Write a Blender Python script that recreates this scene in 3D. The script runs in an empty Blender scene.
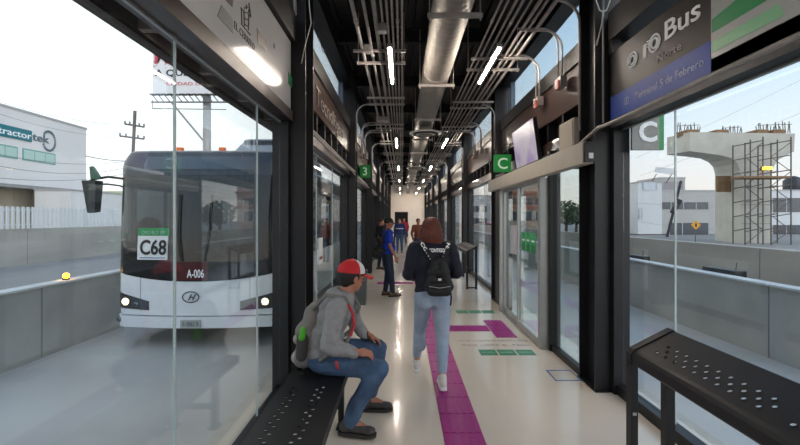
import bpy, bmesh, math, random
from mathutils import Vector, Matrix
random.seed(7)
SC = bpy.context.scene
COL = SC.collection
R = math.radians

# ------------------------------------------------------------ camera, sky, exposure
cam_d = bpy.data.cameras.new('camera'); cam = bpy.data.objects.new('camera', cam_d); COL.objects.link(cam)
cam.location = (0, 0, 1.62); cam.rotation_euler = (R(90), 0, 0)
cam_d.lens = 18.0; cam_d.sensor_width = 36.0; cam_d.shift_x = -2/800; cam_d.shift_y = -4.5/800
cam_d.clip_start = .05; cam_d.clip_end = 600
SC.camera = cam
SC.view_settings.view_transform = 'Standard'; SC.view_settings.look = 'None'
SC.view_settings.gamma = 1; SC.view_settings.use_curve_mapping = False
SC.view_settings.exposure = 0.0

def lin(h):
    if isinstance(h, (tuple, list)): return (*h[:3], 1)
    h = h.lstrip('#'); v = [int(h[i:i+2], 16)/255 for i in (0, 2, 4)]
    return tuple((c/12.92 if c <= .04045 else ((c+.055)/1.055)**2.4) for c in v) + (1,)

w = bpy.data.worlds.new('sky'); SC.world = w; w.use_nodes = True
nt = w.node_tree; nt.nodes.clear()
out = nt.nodes.new('ShaderNodeOutputWorld'); bg = nt.nodes.new('ShaderNodeBackground')
tc = nt.nodes.new('ShaderNodeTexCoord'); sx = nt.nodes.new('ShaderNodeSeparateXYZ')
nt.links.new(tc.outputs['Generated'], sx.inputs[0])
ramp = nt.nodes.new('ShaderNodeValToRGB'); el = ramp.color_ramp.elements
el[0].position = 0; el[0].color = lin('#d6cac4')
el[1].position = 1; el[1].color = lin('#5580b0')
for p, c in ((.06, '#d4cecb'), (.16, '#cbd2d8'), (.32, '#b0c6d8'), (.6, '#7398c0')):
    e = el.new(p); e.color = lin(c)
nt.links.new(sx.outputs['Z'], ramp.inputs[0])
# brighter, hazier sky towards the low sun on the left
dot = nt.nodes.new('ShaderNodeVectorMath'); dot.operation = 'DOT_PRODUCT'; dot.inputs[1].default_value = Vector((-.93, .30, .22)).normalized()
nt.links.new(tc.outputs['Generated'], dot.inputs[0])
mr = nt.nodes.new('ShaderNodeMapRange'); mr.inputs['From Min'].default_value = .1; mr.inputs['From Max'].default_value = 1.0
mr.interpolation_type = 'SMOOTHSTEP'; nt.links.new(dot.outputs['Value'], mr.inputs['Value'])
mx = nt.nodes.new('ShaderNodeMix'); mx.data_type = 'RGBA'; mx.inputs['B'].default_value = (.84, .85, .84, 1)
nt.links.new(mr.outputs[0], mx.inputs['Factor']); nt.links.new(ramp.outputs[0], mx.inputs['A'])
nt.links.new(mx.outputs['Result'], bg.inputs['Color']); bg.inputs['Strength'].default_value = 1.65
nt.links.new(bg.outputs[0], out.inputs[0])

sun_d = bpy.data.lights.new('sun', 'SUN'); sun_d.energy = 1.7; sun_d.angle = R(70); sun_d.color = (1, .93, .87)
sun = bpy.data.objects.new('sun', sun_d); COL.objects.link(sun); sun.rotation_euler = (R(62), 0, R(38))

TUBE_E = 165.0

# ------------------------------------------------------------ materials
MATS = {}
def mat(name, col='#808080', rough=.6, metal=0, spec=.5, noise=0, nscale=8, bump=0, bscale=40, emit=None, estr=1, col2=None, coat=0, stretch=None):
    if name in MATS: return MATS[name]
    m = bpy.data.materials.new(name); m.use_nodes = True; t = m.node_tree; b = t.nodes['Principled BSDF']
    c = lin(col)
    b.inputs['Base Color'].default_value = c; b.inputs['Roughness'].default_value = rough
    b.inputs['Metallic'].default_value = metal; b.inputs['Specular IOR Level'].default_value = spec
    b.inputs['Coat Weight'].default_value = coat
    tcn = t.nodes.new('ShaderNodeTexCoord'); src = tcn.outputs['Object']
    if stretch:
        mp = t.nodes.new('ShaderNodeMapping'); mp.inputs['Scale'].default_value = stretch
        t.links.new(src, mp.inputs[0]); src = mp.outputs[0]
    if noise or col2:
        n = t.nodes.new('ShaderNodeTexNoise'); n.inputs['Scale'].default_value = nscale; n.inputs['Detail'].default_value = 5
        t.links.new(src, n.inputs['Vector'])
        r = t.nodes.new('ShaderNodeValToRGB'); e = r.color_ramp.elements
        e[0].position = .32; e[1].position = .68
        if col2: e[0].color = c; e[1].color = lin(col2)
        else:
            e[0].color = tuple(max(0, x*(1-noise)) for x in c[:3])+(1,); e[1].color = tuple(min(1, x*(1+noise)) for x in c[:3])+(1,)
        t.links.new(n.outputs['Fac'], r.inputs[0]); t.links.new(r.outputs[0], b.inputs['Base Color'])
    if bump:
        n2 = t.nodes.new('ShaderNodeTexNoise'); n2.inputs['Scale'].default_value = bscale; n2.inputs['Detail'].default_value = 4
        t.links.new(src, n2.inputs['Vector'])
        bp = t.nodes.new('ShaderNodeBump'); bp.inputs['Strength'].default_value = bump; bp.inputs['Distance'].default_value = .01
        t.links.new(n2.outputs['Fac'], bp.inputs['Height']); t.links.new(bp.outputs[0], b.inputs['Normal'])
    if emit:
        b.inputs['Emission Color'].default_value = lin(emit); b.inputs['Emission Strength'].default_value = estr
    MATS[name] = m; return m

def glassmat(name, tint='#fbfefe', ior=1.45, rough=0.0, boost=1.0, refl='#ffffff'):
    m = bpy.data.materials.new(name); m.use_nodes = True; t = m.node_tree; t.nodes.clear()
    o = t.nodes.new('ShaderNodeOutputMaterial'); mxs = t.nodes.new('ShaderNodeMixShader')
    tr = t.nodes.new('ShaderNodeBsdfTransparent'); tr.inputs[0].default_value = lin(tint)
    gl = t.nodes.new('ShaderNodeBsdfGlossy'); gl.inputs['Roughness'].default_value = rough; gl.inputs[0].default_value = lin(refl)
    fr = t.nodes.new('ShaderNodeFresnel'); ge = t.nodes.new('ShaderNodeNewGeometry'); im = t.nodes.new('ShaderNodeMapRange')
    im.inputs['To Min'].default_value = ior; im.inputs['To Max'].default_value = 1/ior      # same reflectance on both faces of the thin pane
    t.links.new(ge.outputs['Backfacing'], im.inputs['Value']); t.links.new(im.outputs[0], fr.inputs[0])
    mm = t.nodes.new('ShaderNodeMath'); mm.operation = 'MULTIPLY'; mm.inputs[1].default_value = boost; mm.use_clamp = True
    t.links.new(fr.outputs[0], mm.inputs[0]); t.links.new(mm.outputs[0], mxs.inputs[0])
    t.links.new(tr.outputs[0], mxs.inputs[1]); t.links.new(gl.outputs[0], mxs.inputs[2]); t.links.new(mxs.outputs[0], o.inputs[0])
    MATS[name] = m; return m

steel = mat('black_steel', '#101013', .42, noise=.15, nscale=3)
steel2 = mat('charcoal_steel', '#19191d', .45, noise=.12, nscale=3)
brown = mat('brown_panel', '#3a2a25', .30, noise=.15, nscale=1.5, coat=.3)
beamdk = mat('dark_ceiling_paint', '#0d0c0e', .7, noise=.2, nscale=5)
deckm = mat('dark_deck', '#141315', .6, noise=.25, nscale=4)
galv = mat('galvanised_conduit', '#a39d99', .45, metal=.35, noise=.15, nscale=14)
ductm = mat('spiral_duct_metal', '#908b84', .55, metal=.35, noise=.12, nscale=9, bump=.1, bscale=30)
alu = mat('silver_aluminium', '#b9b9b8', .35, metal=.6, noise=.05)
beige = mat('beige_metal', '#bdb4a6', .4, noise=.04)
white = mat('white_plastic', '#e6e6e4', .4)
cream = mat('end_wall_plaster', '#e6d8c8', .75, noise=.03, nscale=2)
panelw = mat('white_sign_panel', '#cfcdcb', .12, noise=.02)
glass = glassmat('clear_glass')
glassdoor = glassmat('door_glass', '#eef5f4', 1.5, 0, 1.2)
glassedge = mat('glass_joint', '#b7c2c2', .3)
busglass = glassmat('bus_windshield_glass', '#949c9e', 1.5, 0, 1.5)
bussglass = glassmat('bus_side_glass', '#5d6467', 1.5, 0, 1.2)
black = mat('black_plastic', '#0e0e10', .4)
rubber = mat('rubber', '#131313', .8)
concrete = mat('concrete', '#a9a8a3', .85, noise=.16, nscale=1.1, bump=.3, bscale=18)
concrete2 = mat('concrete_pier', '#c2beb4', .85, noise=.1, nscale=.7, bump=.3, bscale=10)
concretew = mat('concrete_cap', '#d4d4d2', .8, noise=.08, nscale=2)
concretebr = mat('concrete_warm', '#b3aca2', .85, noise=.16, nscale=.6, stretch=(1, .4, 2))
roadm = mat('road_concrete', '#b9b7b2', .55, noise=.12, nscale=.6, bump=.15, bscale=30)
groundm = mat('asphalt_ground', '#918e8a', .8, noise=.1, nscale=.4)
purple = mat('purple_tactile', '#a01a7c', .38, noise=.10, nscale=20)
green = mat('green_sign', '#1f8a3f', .4, emit='#1f8a3f', estr=.15)
greenflr = mat('green_decal', '#3f8c68', .4)
sgreen = mat('green_stripe', '#1d9150', .3); sgreen2 = mat('pale_green_stripe', '#7fbf8d', .3)
blue = mat('blue_strip', '#2f4da6', .42, spec=.25); white2 = mat('white_lettering', '#ffffff', .5)
greytext = mat('grey_lettering', '#55504d', .5)
slate = mat('slate_sign', '#93918d', .5)
lampem = mat('lamp_tube', '#ffffff', .4, emit='#fff0e0', estr=TUBE_E)
bluepaint = mat('floor_blue_line', '#3a6ba5', .4)
wood = mat('weathered_timber', '#8a6a4c', .8, noise=.2, nscale=6)
rust = mat('rusty_steel', '#5d5650', .7, noise=.2)
amber = mat('amber_reflection', '#ffb000', .3, emit='#ffb520', estr=14)  # emissive colour of the two added bus signal reflections

# floor: polished cream terrazzo
def floormat():
    m = mat('polished_cream_floor', '#dfd2c2', .13, noise=.05, nscale=1.2, coat=.25)
    t = m.node_tree; b = t.nodes['Principled BSDF']
    tc_ = [n for n in t.nodes if n.type == 'TEX_COORD'][0]
    v = t.nodes.new('ShaderNodeTexNoise'); v.inputs['Scale'].default_value = 2.2; v.inputs['Detail'].default_value = 3
    t.links.new(tc_.outputs['Object'], v.inputs['Vector'])
    r = t.nodes.new('ShaderNodeMapRange'); r.inputs['To Min'].default_value = .10; r.inputs['To Max'].default_value = .24
    t.links.new(v.outputs['Fac'], r.inputs['Value']); t.links.new(r.outputs[0], b.inputs['Roughness'])
    return m
floorm = floormat()

# ------------------------------------------------------------ mesh helpers (all in world coordinates)
def wloc(o):
    v = Vector((0, 0, 0))
    while o is not None: v += o.location; o = o.parent
    return v

class MB:
    def __init__(s): s.v = []; s.f = []
    def add(s, vs, fs):
        n = len(s.v); s.v += [tuple(p) for p in vs]; s.f += [tuple(i+n for i in f) for f in fs]; return s
    def box(s, x0, x1, y0, y1, z0, z1):
        return s.add([(x0,y0,z0),(x1,y0,z0),(x1,y1,z0),(x0,y1,z0),(x0,y0,z1),(x1,y0,z1),(x1,y1,z1),(x0,y1,z1)],
                     [(0,3,2,1),(4,5,6,7),(0,1,5,4),(1,2,6,5),(2,3,7,6),(3,0,4,7)])
    def hexa(s, p):   # 8 points, bottom 4 then top 4
        return s.add(p, [(0,3,2,1),(4,5,6,7),(0,1,5,4),(1,2,6,5),(2,3,7,6),(3,0,4,7)])
    def tube(s, pts, r, n=8, closed=False, radii=None):
        pts = [Vector(p) for p in pts]; base = len(s.v); m = len(pts)
        prev = None
        for i, p in enumerate(pts):
            a = pts[i-1] if i > 0 else (pts[-1] if closed else pts[0]); b = pts[i+1] if i < m-1 else (pts[0] if closed else pts[-1])
            d = (b-a).normalized()
            if prev is None:
                u = d.orthogonal().normalized()
            else:
                u = prev - d*prev.dot(d)
                u = u.normalized() if u.length > 1e-6 else d.orthogonal().normalized()
            prev = u; q = d.cross(u); rr = radii[i] if radii else r
            for k in range(n):
                a_ = 2*math.pi*k/n; s.v.append(tuple(p + (u*math.cos(a_)+q*math.sin(a_))*rr))
        for i in range(m-1 if not closed else m):
            j = (i+1) % m
            for k in range(n):
                k2 = (k+1) % n; s.f.append((base+i*n+k, base+i*n+k2, base+j*n+k2, base+j*n+k))
        if not closed:
            s.f.append(tuple(base+k for k in range(n-1, -1, -1))); s.f.append(tuple(base+(m-1)*n+k for k in range(n)))
        return s
    def lathe(s, c, prof, n=24, axis='z'):   # prof: (r, h)
        base = len(s.v); c = Vector(c)
        for r, h in prof:
            for k in range(n):
                a = 2*math.pi*k/n; x, y = r*math.cos(a), r*math.sin(a)
                s.v.append(tuple(c + (Vector((x, y, h)) if axis == 'z' else Vector((h, x, y)) if axis == 'x' else Vector((y, h, x)))))
        for i in range(len(prof)-1):
            for k in range(n):
                k2 = (k+1) % n; s.f.append((base+i*n+k, base+i*n+k2, base+(i+1)*n+k2, base+(i+1)*n+k))
        s.f.append(tuple(base+k for k in range(n-1, -1, -1))); s.f.append(tuple(base+(len(prof)-1)*n+k for k in range(n)))
        return s
    def prism(s, poly, d):   # polygon of 3-D points extruded by vector d
        n = len(poly); d = Vector(d)
        vs = [Vector(p) for p in poly] + [Vector(p)+d for p in poly]
        return s.add(vs, [tuple(range(n-1, -1, -1)), tuple(range(n, 2*n))] + [(i, (i+1) % n, n+(i+1) % n, n+i) for i in range(n)])
    def build(s, name, m, parent=None, smooth=False, bevel=0, weld=False, **kw):
        me = bpy.data.meshes.new(name)
        if parent is not None: off = wloc(parent)
        else:
            xs = [p[0] for p in s.v]; ys = [p[1] for p in s.v]; zs = [p[2] for p in s.v]
            off = Vector(((min(xs)+max(xs))/2, (min(ys)+max(ys))/2, min(zs)))
        me.from_pydata([tuple(Vector(p)-off) for p in s.v], [], s.f)
        bm = bmesh.new(); bm.from_mesh(me)
        if weld: bmesh.ops.remove_doubles(bm, verts=bm.verts, dist=1e-5)
        bmesh.ops.recalc_face_normals(bm, faces=bm.faces)
        if bevel: bmesh.ops.bevel(bm, geom=list(bm.edges), offset=bevel, segments=2, affect='EDGES', profile=.7)
        bm.to_mesh(me); bm.free()
        me.materials.append(m)
        if smooth:
            for p in me.polygons: p.use_smooth = True
        o = bpy.data.objects.new(name, me); COL.objects.link(o)
        if parent is not None: o.parent = parent
        else: o.location = off
        tag(o, **kw)
        return o

def tag(o, label=None, cat=None, group=None, kind=None):
    if label: o['label'] = label
    if cat: o['category'] = cat
    if group: o['group'] = group
    if kind: o['kind'] = kind
    return o
def empty(name, loc, label=None, cat=None, group=None, kind=None, parent=None):
    o = bpy.data.objects.new(name, None); COL.objects.link(o); o.empty_display_size = .1
    if parent is not None: o.parent = parent; o.location = Vector(loc)-wloc(parent)
    else: o.location = loc
    return tag(o, label, cat, group, kind)
def copy_tree(o, parent=None):
    c = o.copy(); COL.objects.link(c)
    if parent is not None: c.parent = parent
    for ch in list(o.children): copy_tree(ch, c)
    return c
def box(name, m, x0, x1, y0, y1, z0, z1, parent=None, bevel=0, **kw):
    return MB().box(x0, x1, y0, y1, z0, z1).build(name, m, parent, bevel=bevel, **kw)

def text(name, s, m, parent, o, xd, yd, size, depth=.003, width=None, align='LEFT', bold=0, shear=0, warp=None, **kw):
    """lettering as thin real geometry: o = baseline origin, xd / yd reading and up directions"""
    cu = bpy.data.curves.new('t', 'FONT'); cu.body = s; cu.size = 1; cu.align_x = align; cu.extrude = .001; cu.offset = bold; cu.resolution_u = 3; cu.shear = shear
    ob = bpy.data.objects.new('t', cu); COL.objects.link(ob)
    bpy.context.view_layer.update()
    me = bpy.data.meshes.new_from_object(ob.evaluated_get(bpy.context.evaluated_depsgraph_get()))
    bpy.data.objects.remove(ob); bpy.data.curves.remove(cu)
    vs = [v.co.copy() for v in me.vertices]; fs = [tuple(p.vertices) for p in me.polygons]; bpy.data.meshes.remove(me)
    xs = [v.x for v in vs]; wd = max(xs)-min(xs)
    k = size/.70; kx = (width/wd) if width else k
    xd = Vector(xd).normalized(); yd = Vector(yd).normalized(); zd = xd.cross(yd).normalized(); o = Vector(o)
    P = [o + xd*(v.x*kx) + yd*(v.y*k) + zd*(v.z/.001*depth) for v in vs]
    if warp: P = [warp(p) for p in P]
    b = MB(); b.add(P, fs)
    return b.build(name, m, parent, **kw)

# ------------------------------------------------------------ setting
XL, XR = -.90, 1.80          # inner column faces
GL, GR = -1.12, 2.03         # glass planes
Y0, Y1 = -4.27, 34.0
COLY = [3.73+4*k for k in range(-2, 8)]
ROAD = -.48

box('floor', floorm, -1.32, 2.22, Y0-.3, Y1, -.10, 0, kind='structure')
box('floor_slab', concrete, -1.30, 2.20, Y0-.3, Y1, ROAD, -.10, kind='structure')
box('road', roadm, -5.6, -1.30, -20, 160, ROAD-.1, ROAD, kind='structure')
box('road', roadm, 2.20, 5.7, -20, 160, ROAD-.1, ROAD, kind='structure')
box('ground', groundm, -160, 160, -60, 260, ROAD-.4, ROAD-.101, kind='structure')
# platform edge strip outside on the left
box('trim_1', mat('edge_concrete', '#b9b3a8', .7, noise=.08), -1.42, -1.30, Y0, Y1, ROAD, -.02, kind='structure')
# ceiling deck: corrugated
cl = MB(); cl.box(-1.25, 2.15, Y0-.2, Y1, 4.52, 4.6)
x = -1.2
while x < 2.1:
    cl.hexa([(x, Y0, 4.46), (x+.08, Y0, 4.46), (x+.08, Y1, 4.46), (x, Y1, 4.46), (x-.02, Y0, 4.53), (x+.10, Y0, 4.53), (x+.10, Y1, 4.53), (x-.02, Y1, 4.53)]); x += .2
ceil = cl.build('ceiling', deckm, kind='structure')
y = Y0+.3
while y < Y1:
    b = MB(); b.box(-1.2, 2.1, y-.05, y+.05, 4.44, 4.46); b.box(-1.2, 2.1, y-.006, y+.006, 4.27, 4.44); b.box(-1.2, 2.1, y-.05, y+.05, 4.25, 4.27)
    b.build('roof_beam', beamdk, ceil); y += 2.0
# end wall with its doorway
ew = MB(); ew.box(-1.3, -.56, Y1, Y1+.15, 0, 4.5); ew.box(-.56, .45, Y1, Y1+.15, 2.08, 4.5); ew.box(.45, 2.2, Y1, Y1+.15, 0, 4.5)
ew.build('wall_end', cream, kind='structure')
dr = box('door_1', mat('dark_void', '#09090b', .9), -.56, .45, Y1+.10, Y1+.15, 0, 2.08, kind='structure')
for a in ((-.62, -.56), (.45, .51)): box('door_frame', steel, a[0], a[1], Y1-.02, Y1+.03, 0, 2.12, parent=dr)
box('door_frame', steel, -.62, .51, Y1-.02, Y1+.03, 2.08, 2.14, parent=dr)
# back end behind the camera
box('wall_back', cream, -1.25, 2.15, Y0-.3, Y0-.2, 0, 4.5, kind='structure')

# H-section columns
def column(side, y):
    s = -1 if side == 'l' else 1
    xi = XL if s < 0 else XR
    a, bb = sorted((xi, xi+s*.14))
    b = MB()
    b.box(a, bb, y, y+.02, .012, 4.5); b.box(a, bb, y+.32, y+.34, .012, 4.5)
    wv = sorted((xi+s*.085, xi+s*.105)); b.box(wv[0], wv[1], y+.02, y+.32, .012, 4.5)
    c = b.build('steel_column', steel2, kind='structure')
    pl = sorted((xi-s*.006, xi+s*.146))
    MB().box(pl[0], pl[1], y-.02, y+.36, 0, .012).build('base_plate', steel, c)
    # wide glazing mullion next to the column
    m0, m1 = sorted((xi+s*.145, xi+s*.29))
    MB().box(m0, m1, y-.06, y+.30, 0, 3.5).build('mullion', steel2, c)
    MB().box(m0, m1, y+.02, y+.28, 3.5, 4.5).build('upper_post', steel, c)
    return c
for y in COLY:
    column('l', y); column('r', y)

seq = {'win': 0}
def wall_bay(side, y, panel=brown, studs=True, split=(.5,), glassz=2.44, name=None, nogl=False):
    """one 4 m glazed bay from column y to the next, all of it real parts under one window_<n>"""
    s = -1 if side == 'l' else 1
    g = GL if s < 0 else GR
    xi = XL if s < 0 else XR
    ya, yb = y+.30, y+4-.06
    seq['win'] += 1
    w_ = empty('window_%d' % seq['win'], (g, (ya+yb)/2, 0), kind='structure')
    def bx(nm, m, d0, d1, a, b_, z0, z1, bevel=0):
        p, q = sorted((g-s*d0, g-s*d1)); return box(nm, m, p, q, a, b_, z0, z1, parent=w_, bevel=bevel)
    if not nogl:
        bx('bottom_rail', steel, -.03, .06, ya, yb, 0, .09)
        cuts = [ya] + [ya+(yb-ya)*f for f in split] + [yb]
        for i in range(len(cuts)-1):
            bx('pane', glass, -.005, .005, cuts[i]+.006, cuts[i+1]-.006, .09, glassz)
        for c in cuts[1:-1]:
            bx('glass_joint', glassedge, -.006, .006, c-.004, c+.004, .09, glassz)
        bx('glass_top_trim', alu, -.006, .012, ya, yb, glassz-.006, glassz+.008)
    # header
    bx('header', brown if (side == 'l' or studs) else steel, -.05, .12, ya, yb, glassz+.008, 2.60)
    if studs:
        bx('transom_back', black, -.05, -.02, ya, yb, 2.60, 2.86)
        k = ya+.25
        while k < yb-.1:
            bx('stud', steel2, -.02, .10, k, k+.05, 2.60, 2.86); k += .5
        bx('fascia_panel', panel, -.05, .11, ya, yb, 2.86, 3.30)
    bx('sill_beam', steel, -.05, .14, ya, yb, 3.24 if not studs else 3.30, 3.50)
    bx('clerestory_pane', glass, -.005, .005, ya, yb, 3.5, 4.12)
    bx('clerestory_mullion', mat('blue_grey_frame', '#5b6a7c', .5), -.05, .03, yb-.32, yb-.26, 3.5, 4.12)
    bx('eaves_beam', steel, -.05, .16, ya, yb, 4.12, 4.5)
    return w_

for y in COLY[:-1]:
    if abs(y+.27) < .01:
        # bay beside the camera: three panes, seams at the places the photo shows them
        ya, yb = y+.30, y+4-.06
        f = lambda Y: (Y-ya)/(yb-ya)
        wall_bay('l', y, studs=False, split=(f(.8), f(1.97), f(3.09)), glassz=2.50)
        wall_bay('r', y, studs=False, split=(f(.9), f(2.97),), glassz=2.43)
    elif abs(y-3.73) < .01:
        wall_bay('l', y, split=(.33, .66))
        wall_bay('r', y, nogl=True)
    else:
        wall_bay('l', y, studs=y > 0); wall_bay('r', y, studs=y > 0)
box('wall_left', steel, -1.2, -1.0, Y1-.3, Y1, 0, 4.5, kind='structure')
box('wall_right', steel, 1.9, 2.1, Y1-.3, Y1, 0, 4.5, kind='structure')

# the canopy over the left lane: fascia, soffit and cross ribs
can = empty('ceiling_canopy', (-1.6, 10, 2.9), kind='structure')
box('soffit', mat('soffit_navy', '#1c2433', .6), -1.95, -1.18, Y0, Y1, 3.10, 3.14, parent=can)
box('fascia', mat('fascia_brown', '#4a3e39', .5), -2.0, -1.9, Y0, Y1, 2.94, 3.16, parent=can)
box('wall_angle', steel, -1.24, -1.17, Y0, Y1, 2.62, 3.14, parent=can)
y = -.6
while y < 20:
    box('rib', mat('rib_grey', '#8b8178', .6), -1.9, -1.24, y, y+.06, 2.98, 3.10, parent=can); y += .87

# ------------------------------------------------------------ right bay 2: automatic door
W = empty('door_2', (1.75, 5.8, 0), kind='structure')
def wb(nm, m, x0, x1, y0, y1, z0, z1, par=W, bevel=0, **k): return box(nm, m, x0, x1, y0, y1, z0, z1, parent=par, bevel=bevel, **k)
wb('side_pane', glassdoor, 1.845, 1.855, 4.10, 4.87, .08, 2.44)
wb('bottom_rail', steel, 1.82, 1.88, 4.09, 4.87, 0, .08)
wb('mullion', steel, 1.80, 1.93, 4.87, 4.95, 0, 2.44)
wb('jamb', alu, 1.70, 1.80, 4.92, 5.0, 0, 2.12)
wb('jamb', alu, 1.70, 1.80, 6.92, 7.0, 0, 2.12)
wb('mullion', steel, 1.80, 1.93, 7.0, 7.7, 0, 2.44)
wb('floor_track', alu, 1.70, 1.84, 5.0, 6.92, 0, .012)
for (a, b_, xo) in ((5.0, 5.96, 1.73), (5.90, 6.92, 1.775)):
    lf = empty('door_leaf', (xo, a, 0), parent=W)
    for q in ((a, a+.045), (b_-.045, b_)): box('stile', alu, xo-.018, xo+.018, q[0], q[1], .02, 2.12, parent=lf)
    box('rail', alu, xo-.017, xo+.017, a+.045, b_-.045, .02, .10, parent=lf)
    box('rail', alu, xo-.017, xo+.017, a+.045, b_-.045, 2.06, 2.12, parent=lf)
    box('pane', glassdoor, xo-.004, xo+.004, a+.045, b_-.045, .10, 2.06, parent=lf)
    if a < 5.5:
        for i in range(3):
            y_ = a+.17+i*.21
            st = box('sticker', mat('door_sticker_green', '#37a862', .4), xo-.007, xo-.0045, y_, y_+.17, 1.16, 1.42, parent=lf)
            box('sticker_band', mat('door_sticker_dark', '#178043', .4), xo-.009, xo-.0072, y_, y_+.17, 1.16, 1.26, parent=lf)
            box('sticker_print', white2, xo-.009, xo-.0072, y_+.03, y_+.14, 1.30, 1.325, parent=lf)
    else:
        box('notice', mat('notice_paper', '#c9c4cc', .6), xo-.007, xo-.0045, a+.25, a+.62, 1.05, 1.5, parent=lf)
# outside threshold beyond the door
box('trim_2', mat('edge_concrete'), 2.20, 2.34, Y0, Y1, ROAD, -.02, kind='structure')

op = empty('door_operator', (1.75, 5.7, 2.12), 'long beige metal sliding door operator box above the glass doors', 'door operator')
MB().box(1.65, 1.755, 3.66, 7.66, 2.12, 2.32).build('housing', beige, op, bevel=.008)
box('end_cap', black, 1.66, 1.75, 3.62, 3.66, 2.13, 2.31, parent=op)
box('end_label', white, 1.69, 1.73, 3.615, 3.62, 2.16, 2.21, parent=op)
for yb_ in (4.2, 5.6, 7.0): box('bracket', steel, 1.755, 1.98, yb_, yb_+.06, 2.14, 2.30, parent=op)

jb = empty('junction_box', (1.82, 4.4, 2.33), 'beige electrical box standing on the door operator', 'electrical box')
MB().box(1.77, 1.90, 4.12, 4.50, 2.33, 2.66).build('enclosure', beige, jb, bevel=.006)
box('cover', mat('beige_cover', '#a79c8c', .4), 1.762, 1.77, 4.14, 4.48, 2.35, 2.64, parent=jb)
box('foot', steel, 1.78, 1.86, 4.2, 4.42, 2.32, 2.33, parent=jb)

# television tilted on the wall
tvm = bpy.data.materials.new('tv_picture'); tvm.use_nodes = True
t = tvm.node_tree; b = t.nodes['Principled BSDF']; b.inputs['Base Color'].default_value = (.02, .02, .02, 1); b.inputs['Roughness'].default_value = .25
tc_ = t.nodes.new('ShaderNodeTexCoord'); n_ = t.nodes.new('ShaderNodeTexNoise'); n_.inputs['Scale'].default_value = 2.6; n_.inputs['Detail'].default_value = 2
r_ = t.nodes.new('ShaderNodeValToRGB'); r_.color_ramp.elements[0].color = lin('#c9bfc9'); r_.color_ramp.elements[1].color = lin('#a58ac0')
r_.color_ramp.elements[0].position = .45; r_.color_ramp.elements[1].position = .72
t.links.new(tc_.outputs['Object'], n_.inputs['Vector']); t.links.new(n_.outputs['Fac'], r_.inputs[0]); t.links.new(r_.outputs[0], b.inputs['Emission Color']); b.inputs['Emission Strength'].default_value = .62
tv = empty('television', (1.78, 5.9, 2.4), 'wide television screen tilted above the sliding doors with a lilac picture', 'television')
tp = [Vector(p) for p in ((1.83, 6.38, 2.40), (1.83, 5.36, 2.40), (1.755, 5.36, 2.97), (1.755, 6.38, 2.97))]
nrm = (tp[1]-tp[0]).cross(tp[3]-tp[0]).normalized()
if nrm.x < 0: nrm = -nrm
MB().prism(tp, nrm*.05).build('casing', black, tv)
c_ = sum(tp, Vector())/4
MB().prism([c_+(p-c_)*.975-nrm*.004 for p in tp], nrm*.003).build('screen', tvm, tv)
MB().tube([(1.80, 5.87, 2.68), (2.0, 5.87, 2.68)], .03).build('wall_bracket', steel, tv)

# ------------------------------------------------------------ hanging letter signs
def letter_sign(ch, x0, x1, z0, z1, y, lab):
    e = empty('hanging_sign', ((x0+x1)/2, y, z0), lab, 'sign')
    MB().box(x0, x1, y, y+.03, z0, z1).build('sign_board', green, e, bevel=.004)
    h = (z1-z0)*.62
    text('letter', ch, mat('pale_letter', '#cfe8cf', .4, emit='#cfe8cf', estr=.2), e, ((x0+x1)/2, y-.001, z0+(z1-z0)*.19), (1, 0, 0), (0, 0, 1), h, .004, align='CENTER', bold=.01)
    for xx in (x0+.05, x1-.05): MB().tube([(xx, y+.015, z1), (xx, y+.015, z1+.12), ((1.93 if xx > 0 else -1.02), y+.015, z1+.2)], .006, 6).build('hanger', steel, e)
    return e
letter_sign('C', 1.587, 1.885, 2.415, 2.715, 6.9, 'square green sign with letter C hanging above the sliding doors')
letter_sign('3', -1.0, -.755, 2.58, 2.88, 9.5, 'square green sign with number 3 hanging by a left column')
# grey C sign outside the near right glazing
cs = empty('platform_sign', (2.25, 3.56, 2.22), 'grey square sign with white letter C and green edge outside the right glazing', 'sign')
MB().box(2.06, 2.30, 3.58, 3.61, 2.23, 2.60).build('sign_board', slate, cs)
MB().box(2.30, 2.345, 3.58, 3.61, 2.23, 2.60).build('green_edge', sgreen, cs)
text('letter', 'C', white2, cs, (2.20, 3.579, 2.31), (1, 0, 0), (0, 0, 1), .17, .004, align='CENTER', bold=.03)
MB().tube([(2.2, 3.595, 2.60), (2.2, 3.595, 2.75)], .012).build('hanger', steel, cs)

# ------------------------------------------------------------ fascia signs, near bays
# left: pale panel with pictograms
lx = -1.02
ls = empty('station_name_panel', (lx, 1.9, 2.60), 'long pale sign panel with black tower pictogram and grey diamonds on the left', 'sign')
box('board', panelw, lx-.05, lx, .03, 3.67, 2.62, 3.23, parent=ls)
xd, zd = (0, 1, 0), (0, 0, 1)
def lpoly(nm, m, pts): MB().prism([(lx+.001, p[0], p[1]) for p in pts], (.003, 0, 0)).build(nm, m, ls)
def lp(px, py):      # where a pixel falls on that panel
    Y = lx*400/(px-402); return (Y, 1.62-(py-218)*Y/400)
gd = mat('grey_diamond', '#8f918a', .3); bd = mat('brown_diamond', '#7d6f68', .3)
lpoly('diamond', gd, [lp(221, 5), lp(232, 19), lp(232.5, 33), lp(217, 16)])
lpoly('diamond', bd, [lp(256.5, 28), lp(266, 41), lp(265.5, 50), lp(257.5, 43)])
lpoly('diamond', bd, [lp(225, 0), lp(232, 7), lp(233, -6), lp(226, -12)])
lpoly('diamond', sgreen, [lp(288, 72), lp(292, 78), lp(291.6, 88), lp(288.4, 84)])
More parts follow.
